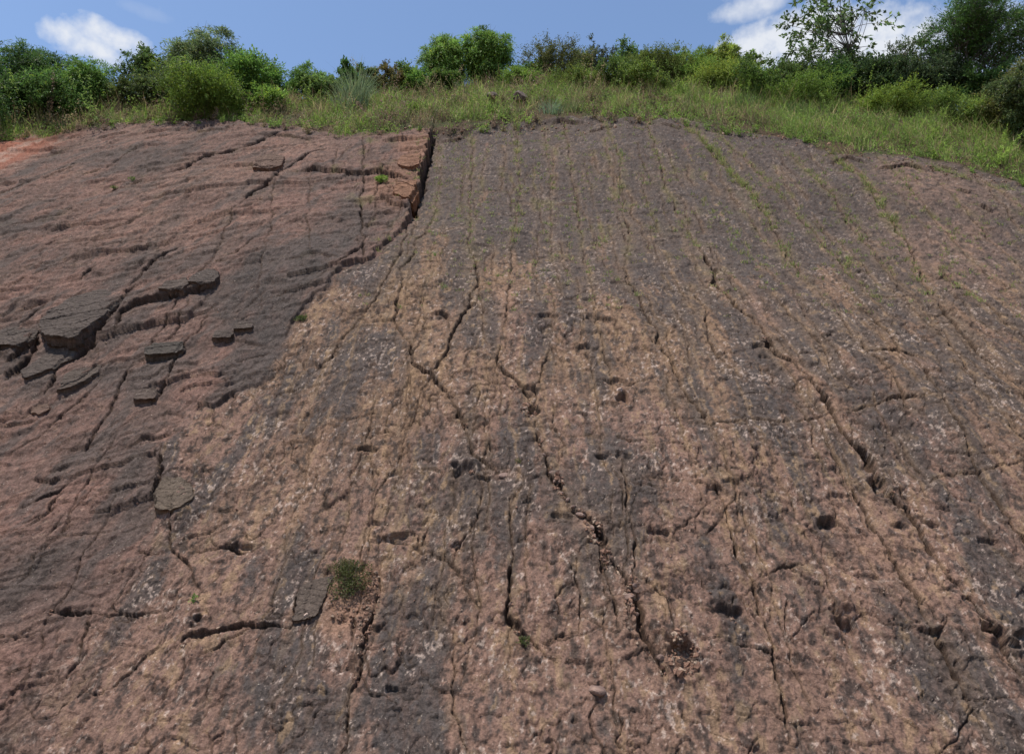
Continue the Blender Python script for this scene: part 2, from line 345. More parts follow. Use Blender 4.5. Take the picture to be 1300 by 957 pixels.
# ---- broken ledges whose undersides show dark
for pts, h, L in [([(318,222),(335,233),(359,228)],.16,.9), ([(372,230),(406,225),(440,228),(477,224),(500,228),(522,236)],.20,1.3),
                  ([(277,373),(237,383),(206,386),(169,396),(156,403),(145,423)],.15,.5), ([(223,539),(179,549),(162,562)],.07,.4),
                  ([(30,593),(61,600),(75,595)],.07,.4), ([(125,456),(102,474),(74,491)],.10,.35), ([(0,470),(20,466),(28,456)],.15,.5),
                  ([(172,372),(142,408),(100,441)],.05,.3), ([(0,451),(34,434),(46,418)],.16,.8), ([(480,255),(500,268),(520,272)],.16,.3),
                  ([(500,232),(522,245),(530,248)],.10,.3), ([(300,282),(330,270)],.06,.3), ([(365,345),(400,338),(430,342)],.05,.4),
                  ([(60,560),(110,548)],.04,.3), ([(270,640),(300,636)],.04,.3), ([(130,250),(180,235)],.04,.3), ([(200,320),(165,322)],.05,.3),
                  ([(10,300),(50,290),(90,275)],.05,.4), ([(180,190),(230,180)],.08,.5), ([(60,240),(100,222)],.07,.4), ([(1192,230),(1204,237)],.12,.3),
                  ([(1210,248),(1228,252)],.10,.3), ([(1240,265),(1262,272)],.12,.3), ([(915,235),(930,240)],.06,.3), ([(750,408),(785,412)],.06,.3),
                  ([(700,162),(716,160),(740,164)],.14,.5), ([(745,172),(780,168)],.08,.5), ([(835,166),(862,172)],.10,.4), ([(1050,212),(1075,206),(1100,214)],.12,.5), ([(1110,222),(1150,216),(1175,224)],.14,.6),
                  ([(1185,214),(1215,222)],.10,.5), ([(560,176),(590,172)],.08,.4), ([(250,182),(300,176)],.12,.5), ([(330,186),(370,182),(400,190)],.10,.5), ([(120,182),(170,176)],.10,.4), ([(60,205),(95,195)],.08,.4),
                  ([(60,380),(20,392)],.07,.4), ([(300,430),(340,440)],.03,.3), ([(240,470),(215,474)],.05,.3), ([(60,590),(85,580)],.05,.3), ([(0,530),(40,520)],.05,.4), ([(30,345),(70,338)],.06,.4),
                  ([(130,300),(160,292),(185,280)],.06,.4), ([(210,262),(250,256)],.06,.3), ([(80,180),(110,172)],.08,.4), ([(350,560),(380,556)],.04,.3), ([(1010,455),(1060,450)],.03,.2)]:
    ledge(pts, h, L, w=0.045, dep=h * .5)

# ---- footprint hollows and broken sockets: (x, y, half width px, half height px, depth m)
FP = [(560,408,15,8,.14),(586,608,16,10,.18),(620,580,24,10,.09),(742,446,15,6,.16),(787,513,10,8,.20),(785,492,16,6,.07),(770,594,14,6,.12),(798,599,16,7,.08),
      (464,573,18,5,.10),(757,413,22,7,.08),(786,357,14,5,.10),(745,381,12,4,.08),(905,642,22,13,.14),(925,630,14,7,.07),(1118,623,15,12,.30),(1060,637,16,6,.10),
      (1052,676,22,9,.22),(1137,672,13,7,.17),(1184,668,14,9,.13),(1258,693,24,7,.10),(1073,795,14,15,.25),(922,788,24,15,.18),(1262,806,14,9,.30),(1275,818,11,7,.24),
      (1186,806,18,9,.12),(838,692,20,5,.12),(296,686,24,7,.11),(670,507,12,9,.12),(508,679,22,10,.13),(244,785,8,6,.12),(866,842,20,24,.22),(362,522,13,8,.08),
      (963,446,13,5,.13),(968,458,8,5,.08),(1036,592,10,5,.07),(695,409,13,6,.13),(610,660,12,6,.07),(445,738,22,30,.10),(905,735,16,8,.06),(1105,742,20,6,.06),(1235,770,10,7,.08),
      (475,660,12,5,.08),(585,700,16,8,.09),(1095,602,12,5,.05),(665,650,10,4,.06),(960,585,8,4,.05),(290,640,10,4,.05),(330,705,12,5,.05),(1205,590,10,5,.05),(720,665,16,7,.12),
      (840,740,10,6,.05),(935,412,9,4,.06),(1035,355,8,3,.05),(680,535,14,7,.16),(660,560,8,5,.05),(620,620,20,5,.06),(505,870,22,9,.07),(1010,845,18,8,.05),(740,850,25,9,.05)]
for (px, py, rx, ry, dp) in FP:
    a = uv(px - rx, py); b = uv(px + rx, py); c = uv(px, py - ry); d = uv(px, py + ry)
    cu, cv = uv(px, py); hu = (b[0] - a[0]) / 2; hv = (c[1] - d[1]) / 2
    r0, r1 = rowband(cv - hv * 3 - .2, cv + hv * 3 + .2); W = (slice(r0, r1), slice(0, NC))
    x = (wu[W] - cu) / hu; y = (wv[W] - cv) / hv
    jag = 0.55 * perlin(U[W] * 3.2 , V[W] * 3.2, 71) + 0.20 * perlin(U[W] * 9, V[W] * 9, 72)
    r = np.sqrt(x * x + y * y) + jag
    # steep upper wall, floor rising gently downslope
    wall = sst(0, 1, (1.0 - r) / 0.42)
    H[W] -= 0.82 * dp * wall * np.clip(0.58 + 0.62 * y + .5 * perlin(U[W] * 6, V[W] * 6, 73), 0.0, 1.2)
    H[W] += dp * 0.22 * np.exp(-((r - 1.25) / 0.35) ** 2)
# round cast bulging from the double track left of the middle, and other lumps
for (px, py, rx, ry, h) in [(598,600,14,14,.16),(560,470,0,0,0),(820,455,60,40,.10),(1180,540,50,40,.05),(700,520,12,10,.10),(560,690,30,18,.08),(690,770,45,40,.10),(245,815,40,22,.10),(230,630,34,28,.12),
                            (400,760,26,24,.04),(1075,775,14,8,.10),(830,800,26,30,.10),(1280,800,12,8,.16),(925,765,30,10,.07),(540,750,50,40,.06),(960,610,50,12,.05)]:
    if not rx: continue
    cu, cv = uv(px, py); hu = abs(uv(px + rx, py)[0] - cu); hv = abs(uv(px, py - ry)[1] - cv)
    r0, r1 = rowband(cv - hv * 2.5, cv + hv * 2.5); W = (slice(r0, r1), slice(0, NC))
    r = np.sqrt(((wu[W] - cu) / hu) ** 2 + ((wv[W] - cv) / hv) ** 2)
    H[W] += h * np.clip(1 - r * r, 0, 1) ** 1.2

H = H * 1.0
# ---- networks of short curved fissures between the joints
for (k, sd, dp, th) in [(.9, 301, .05, .10), (1.7, 304, .035, .05), (3.4, 307, .022, .05)]:
    pn = fbm(wu * k, wv * k * .8, sd, 3, .45); gm = sst(th, th + .12, perlin(U * k * .45, V * k * .45, sd + 2)) * (1 - .75 * sst(uv(650, 430)[1], uv(650, 290)[1], V) * right)
    gw = np.maximum(.010 + .0007 * V, .012) * k * .9
    Hc = np.maximum(Hc, dp * gm * (.45 + .55 * right) * np.clip(1.3 - np.abs(pn) / gw, 0, 1) ** .5)
    H += .35 * dp * gm * np.tanh(pn / .08)
uppr = sst(uv(650, 430)[1], uv(650, 290)[1], V)
# ---- fine roughness
fine = fbm(U * 16, V * 13, 81, 3)
H += (0.011 * right * (.30 + .85 * lowr + .25 * (1 - uppr)) + 0.010 * LEFT) * fine
ridg = 1 - np.abs(perlin(U * 7, V * 6, 83)) * 2
H -= 0.012 * np.clip(ridg - .72, 0, 1) * 3 * right * (1 - .8 * uppr)
H -= Hc
# ground above the rim: soil with tussocks, no cracks
ve = v_edge(U); soil = sst(-0.2, 0.3, V - ve + 1.0 * fbm(U * .7, V * .7, 91, 4))
H = H * (1 - 0.8 * soil) + soil * (0.10 + 0.16 * fbm(U * .7, V * .7, 92, 3))
H += 0.05 * np.exp(-((V - ve) / .3) ** 2)

# ------------------------------------------------------------------ natural colours of the rock (albedo)
def C(*a): return np.array(a)
def lerp(a, b, t): return a + (b - a) * t[..., None]
n1 = fbm(U * 0.8, V * 0.26, 101, 4); n2 = fbm(U * 4.5, V * 2.6, 102, 4, .6); n3 = fbm(U * 11, V * 8, 103, 3, .6); n4 = fbm(U * .22, V * .18, 104, 3)
strk = fbm(wu * 2.4, V * 0.30, 105, 4)               # streaks running down the dip
vv = V
pxl_top = sst(uv(650, 420)[1], uv(650, 250)[1], V)     # upper slab: dark and clean
dark = sst(-0.14, 0.16, n1 + 0.5 * strk + .45 * n2 + .62 * pxl_top - 0.03 + 0.35 * n4 - .10 * lowr + .28 * sst(2.0, 5.5, U) * (1 - lowr) * (1 - pxl_top))
col = np.empty(U.shape + (3,)); col[:] = C(.160, .109, .078)
col = lerp(col, C(.168, .112, .090), sst(-.1, .2, n4 + .5 * n2 + .55 * lowr - .08))   # redder at the foot
col = lerp(col, C(.064, .057, .055), dark * (.78 + .22 * sst(-.15, .15, n2)))
col = lerp(col, C(.215, .155, .098), sst(.10, .34, n2 - .2 * dark + .45 * strk + .1 * (1 - pxl_top) - .06) * .6)
col = lerp(col, C(.050, .044, .042), sst(.06, .32, -n2 - .5 * n3 - .02) * .75)
wst = wu + .35 * perlin(U * .25, V * .22, 106) + .08 * perlin(U * 1.0, V * .8, 116)
s2 = fbm(wst * 5.2, V * .24, 107, 4, .6) + .25 * perlin(U * .5, V * .3, 117) - .04; s3 = fbm(U * 16, V * .7, 108, 2)
midb = sst(uv(650, 900)[1], uv(650, 560)[1], V)
col = lerp(col, C(.225, .160, .100), sst(.10, .32, s2 + .35 * n2 + .25 * s3 - .06) * .46 * (.25 + .75 * midb) * (1 - .72 * pxl_top))
col = lerp(col, C(.062, .052, .048), sst(.10, .34, -s2 + .3 * n2 - .06) * .55 * (.25 + .75 * midb))
# wet-season drip streaks of tan silt below joints
col = lerp(col, C(.200, .140, .088), np.clip(stain * (1.05 + 1.6 * n2), 0, 1) * .80 * (1 - .45 * lowr) * (1 - .35 * pxl_top))
# pale lichen flecks
lf = fbm(U * 9, V * 7, 110, 4, .7) + .35 * fbm(U * 1.0, V * 1.1, 111, 2)
col = lerp(col, C(.38, .32, .28), sst(.27, .40, lf) * .65 * (1 - .55 * pxl_top))
# left bed
lc = np.empty_like(col); lc[:] = C(.128, .085, .072)
lc = lerp(lc, C(.160, .100, .083), sst(-.1, .3, fbm(pu * .35, pv * .9, 120, 4)))
lc = lerp(lc, C(.105, .076, .066), sst(.0, .3, fbm(U * 1.1, V * .35, 121, 4)) * .8)
lc = lerp(lc, C(.185, .122, .100), sst(.22, .42, fbm(pu * .5, pv * 1.6, 122, 4)) * .6)
def blotch(px, py, rx, ry, rot=0.0, soft=.35, sd=130):
    cu, cv = uv(px, py); hu = abs(uv(px + rx, py)[0] - uv(px - rx, py)[0]) / 2; hv = abs(uv(px, py - ry)[1] - uv(px, py + ry)[1]) / 2
    x = (wu - cu) / hu; y = (wv - cv) / hv
    c, s_ = math.cos(rot), math.sin(rot); x, y = x * c + y * s_, -x * s_ + y * c
    r = np.sqrt(x * x + y * y) + .55 * fbm(U * 1.3, V * 1.1, sd, 4)
    return 1 - sst(1 - soft, 1 + soft, r)
darkL = np.zeros_like(U)
for b in [(345,360,62,45,0,.3),(340,430,34,60,0,.3),(110,410,80,34,.25,.3),(180,345,60,24,0,.4),(30,450,60,22,.2,.3),(245,385,45,18,0,.3),(40,215,40,18,.3,.4),(190,215,70,18,.1,.5),
          (60,480,40,20,0,.5),(130,470,24,16,0,.5),(200,470,36,24,0,.5),(230,600,26,10,0,.5),(150,600,16,60,0,.6),(60,720,70,60,0,.7),(480,210,1,1,0,.3),(450,300,50,40,0,.6),(125,560,60,24,0,.6),(0,300,70,14,.2,.5)]:
    darkL = np.maximum(darkL, blotch(*b[:4], rot=b[4], soft=b[5]))
bigslab = np.maximum(blotch(352, 372, 62, 56, soft=.25, sd=133), np.maximum(blotch(340, 440, 48, 52, soft=.25, sd=134), blotch(405, 335, 40, 30, soft=.15, sd=135)))
darkL *= np.clip(.75 + 1.2 * fbm(U * 1.4, V * .9, 127, 3), 0, 1)
lc = lerp(lc, C(.068, .058, .054), darkL * .85)
lc = lerp(lc, C(.058, .052, .050) , bigslab * .85 * np.clip(.85 + 1.0 * fbm(U * 2.2, V * .8, 136, 4), .2, 1)[:, :])
lc = lerp(lc, C(.055, .046, .043), sst(.12, .42, fbm(U * 6, V * 5, 125, 4)) * .6)
lc = lerp(lc, C(.235, .165, .125), sst(.30, .42, fbm(pu * 3, pv * 7, 126, 4, .6)) * .45 * (1 - darkL))
lc = lerp(lc, C(.080, .066, .061), sst(.06, .26, fbm(wu * 1.5 - wv * .5, wv * .33 + wu * .1, 128, 4)) * .75)
lc *= C(.95, .965, .965)
LFB = sst(-.25, .05, ub - wu + .35 * n2) * sst(uv(100, 880)[1], uv(150, 690)[1], V) + sst(-1.2, 1.2, ub - wu + .9 * n2) * (1 - sst(uv(100, 880)[1], uv(150, 690)[1], V))
col = lerp(col, lc, np.clip(LFB, 0, 1))
# fresh orange faces of the block rim
org = np.zeros_like(U)
for b in [(530,205,14,34,0,.4),(500,240,30,26,0,.5),(520,190,18,10,0,.4)]: org = np.maximum(org, blotch(*b[:4], soft=b[5]))
col = lerp(col, C(.20, .115, .078), org * LEFT * .6)
# pink fresh scars and rubble in the open joints
pk = np.zeros_like(U)
for b in [(644,388,12,26,0,.6),(968,395,16,28,0,.6),(785,505,8,10,0,.5),(865,850,24,24,0,.5),(860,820,12,14,0,.5),(640,612,16,6,0,.5),(745,680,16,14,0,.6),(1120,650,30,14,0,.6),(800,770,14,30,0,.7),(1170,470,20,12,0,.6),(1180,240,60,30,.3,.6),
          (1200,320,60,40,.3,.7),(265,240,90,26,.3,.6),(90,232,24,8,.3,.5),(1230,300,50,26,.2,.7),(445,790,30,16,0,.6),(890,640,34,20,0,.7),(1110,700,60,50,0,.9),(200,300,90,20,0,.7),(380,200,60,16,0,.7),(480,160,60,20,0,.7)]:
    pk = np.maximum(pk, blotch(*b[:4], rot=b[4], soft=b[5], sd=140))
col = lerp(col, C(.225, .145, .110), np.clip(pk * (.55 + 1.3 * n2) * (1 - .45 * LEFT), 0, 1) * .5)
crk = np.clip(Hc / .05, 0, 1)
col = lerp(col, C(.050, .034, .026), crk * .75)      # joints darkened: soil fill, plus crack shade put into the colour
sp = blotch(445, 745, 38, 52, soft=.3); col = lerp(col, C(.235, .150, .105), sp * .6)
# red earth at the left rim, brown earth under the grass
red = sst(-26, -19.8, -U * -1) * 0
ur = uv(75, 185)[0]
red = (1 - sst(ur - 1.2, ur + .8, U + .8 * n2)) * sst(uv(20, 232)[1] , uv(20, 214)[1], V - (U - uv(20, 220)[0]) * .45 + .5 * n2)
lc2 = lerp(np.broadcast_to(C(.235, .098, .065), col.shape), C(.30, .20, .16), sst(-.05, .3, fbm(U * 1.6, V * 1.2, 150, 4)))
col = lerp(col, lc2, red * .9)
earth = lerp(np.broadcast_to(C(.085, .060, .038), col.shape), C(.06, .07, .028), sst(-.1, .3, fbm(U * .8, V * .8, 151, 3)))
col = lerp(col, earth, soil * (1 - red * .8))
rp = blotch(1090, 138, 34, 12, soft=.3); col = lerp(col, C(.20, .085, .055), rp)
# green algae film and plant litter along the joints of the upper slab
alg = sst(.05, .35, fbm(U * 1.5, V * .9, 152, 3)) * np.clip(stain * 1.5, 0, 1) * pxl_top
col = lerp(col, C(.12, .125, .05), alg * .5)
col *= np.clip(1 + 0.55 * n3 + .35 * n2, .4, 1.8)[..., None]
col *= (C(.88, .805, .765) * (1 - soil[..., None] * .3))
col = np.clip(col, .012, .7)

# ------------------------------------------------------------------ helpers that build meshes
def new_mesh(name, verts, faces_flat, loop_tot, mat, parent=None, colr=None, smooth=False, suv=None):
    me = bpy.data.meshes.new(name)
    verts = np.ascontiguousarray(verts, dtype=np.float32); nv = len(verts)
    faces_flat = np.ascontiguousarray(faces_flat, dtype=np.int32).ravel()
    if np.isscalar(loop_tot): lt = np.full(len(faces_flat) // loop_tot, loop_tot, dtype=np.int32)
    else: lt = np.asarray(loop_tot, dtype=np.int32)
    ls = np.concatenate([[0], np.cumsum(lt)[:-1]]).astype(np.int32)
    me.vertices.add(nv); me.vertices.foreach_set('co', verts.ravel())
    me.loops.add(len(faces_flat)); me.loops.foreach_set('vertex_index', faces_flat)
    me.polygons.add(len(lt)); me.polygons.foreach_set('loop_start', ls)
    try: me.polygons.foreach_set('loop_total', lt)
    except Exception: pass
    me.polygons.foreach_set('use_smooth', np.full(len(lt), smooth, dtype=bool))
    me.update(calc_edges=True)
    if colr is not None:
        a = me.attributes.new('col', 'FLOAT_COLOR', 'POINT')
        c4 = np.ones((nv, 4), dtype=np.float32); c4[:, :3] = colr; a.data.foreach_set('color', c4.ravel())
    if suv is not None:
        a = me.attributes.new('suv', 'FLOAT_VECTOR', 'POINT'); a.data.foreach_set('vector', np.ascontiguousarray(suv, dtype=np.float32).ravel())
    if mat: me.materials.append(mat)
    o = bpy.data.objects.new(name, me); COL.objects.link(o)
    if parent: o.parent = parent
    return o
def tag(o, label=None, cat=None, group=None, kind=None):
    for k, v in (('label', label), ('category', cat), ('group', group), ('kind', kind)):
        if v: o[k] = v
    return o
def empty(name, loc, label, cat, group=None):
    o = bpy.data.objects.new(name, None); COL.objects.link(o); o.location = loc; o.empty_display_size = .3
    return tag(o, label, cat, group)

# ------------------------------------------------------------------ materials
def mat_new(name):
    m = bpy.data.materials.new(name); m.use_nodes = True; m.node_tree.nodes.clear(); return m
def rock_material():
    m = mat_new('weathered_rock'); nt = m.node_tree; n = nt.nodes; l = nt.links
    o = n.new('ShaderNodeOutputMaterial'); b = n.new('ShaderNodeBsdfPrincipled'); l.new(b.outputs[0], o.inputs[0])
    at = n.new('ShaderNodeAttribute'); at.attribute_name = 'col'
    su = n.new('ShaderNodeAttribute'); su.attribute_name = 'suv'
    def noise(scale, det, rough=.6, vec=None, stretch=None):
        t = n.new('ShaderNodeTexNoise'); t.inputs['Scale'].default_value = scale; t.inputs['Detail'].default_value = det; t.inputs['Roughness'].default_value = rough
        src = su.outputs['Vector']
        if stretch:
            mp = n.new('ShaderNodeMapping'); mp.inputs['Scale'].default_value = stretch; l.new(src, mp.inputs[0]); src = mp.outputs[0]
        l.new(src, t.inputs['Vector']); return t.outputs['Fac']
    def ramp(x, a, b_, lo=0., hi=1.):
        r = n.new('ShaderNodeMapRange'); l.new(x, r.inputs[0]); r.inputs[1].default_value = a; r.inputs[2].default_value = b_; r.inputs[3].default_value = lo; r.inputs[4].default_value = hi; return r.outputs[0]
    def mixc(fac, a, b_, mode='MIX'):
        x = n.new('ShaderNodeMix'); x.data_type = 'RGBA'; x.blend_type = mode
        for s_, q in (('Factor', fac), ('A', a), ('B', b_)):
            if isinstance(q, (tuple, float, int)): x.inputs[s_].default_value = q
            else: l.new(q, x.inputs[s_])
        return x.outputs['Result']
    f1 = noise(28, 8, .72); f2 = noise(9, 6, .6, stretch=(1, .7, 1)); f3 = noise(65, 4, .7)
    c = mixc(1.0, at.outputs['Color'], (1, 1, 1, 1), 'MULTIPLY')
    k = n.new('ShaderNodeCombineColor'); v = ramp(f1, .30, .70, .45, 1.55)
    for i in range(3): l.new(v, k.inputs[i])
    c = mixc(1.0, c, k.outputs[0], 'MULTIPLY')
    # small chips of pale lichen and grit
    w1 = ramp(f2, .57, .66); w2 = ramp(f1, .58, .64)
    mm = n.new('ShaderNodeMath'); mm.operation = 'MULTIPLY'; l.new(w1, mm.inputs[0]); l.new(w2, mm.inputs[1])
    c = mixc(mm.outputs[0], c, (.40, .35, .29, 1))
    c = mixc(ramp(f3, .62, .70, 0, .45), c, (.30, .24, .18, 1))
    c = mixc(ramp(f1, .30, .40, .5, 0), c, (.035, .030, .028, 1))
    l.new(c, b.inputs['Base Color']); b.inputs['Roughness'].default_value = .92
    b.inputs['Specular IOR Level'].default_value = .12
    bm1 = n.new('ShaderNodeBump'); bm1.inputs['Strength'].default_value = .9; bm1.inputs['Distance'].default_value = .036
    hs = n.new('ShaderNodeMath'); hs.operation = 'ADD'; l.new(f1, hs.inputs[0])
    g = n.new('ShaderNodeMath'); g.operation = 'MULTIPLY'; l.new(f2, g.inputs[0]); g.inputs[1].default_value = 1.3; l.new(g.outputs[0], hs.inputs[1])
    l.new(hs.outputs[0], bm1.inputs['Height']); l.new(bm1.outputs[0], b.inputs['Normal'])
    return m
ROCK = rock_material()
def leaf_material(name, trans=.35, gloss=.25):
    m = mat_new(name); nt = m.node_tree; n = nt.nodes; l = nt.links
    o = n.new('ShaderNodeOutputMaterial'); b = n.new('ShaderNodeBsdfPrincipled'); t = n.new('ShaderNodeBsdfTranslucent'); mx = n.new('ShaderNodeMixShader')
    at = n.new('ShaderNodeAttribute'); at.attribute_name = 'col'
    tcx = n.new('ShaderNodeTexCoord'); nz = n.new('ShaderNodeTexNoise'); nz.inputs['Scale'].default_value = 14; l.new(tcx.outputs['Object'], nz.inputs['Vector'])
    hsv = n.new('ShaderNodeHueSaturation'); r = n.new('ShaderNodeMapRange'); r.inputs[3].default_value = .75; r.inputs[4].default_value = 1.25
    l.new(nz.outputs['Fac'], r.inputs[0]); l.new(r.outputs[0], hsv.inputs['Value']); l.new(at.outputs['Color'], hsv.inputs['Color'])
    l.new(hsv.outputs[0], b.inputs['Base Color']); b.inputs['Roughness'].default_value = .55; b.inputs['Specular IOR Level'].default_value = gloss
    l.new(hsv.outputs[0], t.inputs['Color']); mx.inputs[0].default_value = trans
    l.new(b.outputs[0], mx.inputs[1]); l.new(t.outputs[0], mx.inputs[2]); l.new(mx.outputs[0], o.inputs[0]); return m
LEAF = leaf_material('leaf', .45); GRASSM = leaf_material('grass_blade', .45, .15)
def plain(name, c, c2, scale=8, rough=.85, bump=.02):
    m = mat_new(name); nt = m.node_tree; n = nt.nodes; l = nt.links
    o = n.new('ShaderNodeOutputMaterial'); b = n.new('ShaderNodeBsdfPrincipled'); l.new(b.outputs[0], o.inputs[0])
    tcx = n.new('ShaderNodeTexCoord'); nz = n.new('ShaderNodeTexNoise'); nz.inputs['Scale'].default_value = scale; nz.inputs['Detail'].default_value = 8
    l.new(tcx.outputs['Object'], nz.inputs['Vector']); r = n.new('ShaderNodeMapRange'); r.inputs[1].default_value = .35; r.inputs[2].default_value = .65; l.new(nz.outputs['Fac'], r.inputs[0])
    mx = n.new('ShaderNodeMix'); mx.data_type = 'RGBA'; l.new(r.outputs[0], mx.inputs['Factor']); mx.inputs['A'].default_value = (*c, 1); mx.inputs['B'].default_value = (*c2, 1)
    l.new(mx.outputs['Result'], b.inputs['Base Color']); b.inputs['Roughness'].default_value = rough
    bm_ = n.new('ShaderNodeBump'); bm_.inputs['Distance'].default_value = bump; l.new(nz.outputs['Fac'], bm_.inputs['Height']); l.new(bm_.outputs[0], b.inputs['Normal']); return m
BARK = plain('bark', (.045, .036, .030), (.10, .085, .07), 12)
EARTH = plain('dry_earth', (.13, .085, .055), (.22, .15, .10), 3, .9, .05)
STONE = plain('brown_stone', (.09, .055, .045), (.20, .13, .10), 6, .85, .04)
PALES = plain('pale_stone', (.28, .20, .16), (.42, .33, .28), 7, .85, .03)
DARKS = plain('dark_boulder', (.05, .035, .03), (.13, .085, .065), 4, .85, .05)

# ------------------------------------------------------------------ setting meshes
bx, by, bz = base_point(U, V)
P = np.stack([bx, by, bz], -1) + H[..., None] * NRM
idx = (np.arange(NR - 1)[:, None] * NC + np.arange(NC - 1)[None, :])
quads = np.stack([idx, idx + 1, idx + NC + 1, idx + NC], -1).reshape(-1, 4)
slope = new_mesh('rock_slope', P.reshape(-1, 3), quads, 4, ROCK, colr=col.reshape(-1, 3), smooth=False,
                 suv=np.stack([U, V, H * 2], -1).reshape(-1, 3))
slope.data.polygons.foreach_set('use_smooth', np.ones(len(slope.data.polygons), dtype=bool))
tag(slope, 'steep bedding-plane rock slope with joints and footprint hollows', 'rock slope', kind='structure')

def surf(u, v, sink=0.0):        # point on the finished surface
    u = np.atleast_1d(np.asarray(u, float)); v = np.atleast_1d(np.asarray(v, float))
    r = np.clip(np.searchsorted(rv, v), 0, NR - 1)
    c = np.clip(np.round((u / halfw[r] + 1) / 2 * (NC - 1)).astype(int), 0, NC - 1)
    x, y, z = base_point(u, v)
    return np.stack([x, y, z], -1) + (H[r, c] - sink)[:, None] * NRM
def surf_smooth(u, v):
    p = surf(u, v); return p

# floor of the cutting at the foot of the slope, out to the horizon
me_n = 60
gx = np.linspace(-1, 1, me_n) ** 3 * 900; gy = np.linspace(-1, 1, me_n) ** 3 * 900
GX, GY = np.meshgrid(gx, gy)
gz = -0.03 + 0 * GX
GQ = (np.arange(me_n - 1)[:, None] * me_n + np.arange(me_n - 1)[None, :]); GQ = np.stack([GQ, GQ + 1, GQ + me_n + 1, GQ + me_n], -1).reshape(-1, 4)
g = new_mesh('ground', np.stack([GX, GY, gz], -1).reshape(-1, 3), GQ, 4, EARTH)
tag(g, 'bare brown earth floor at the foot of the slope', 'ground', kind='structure')

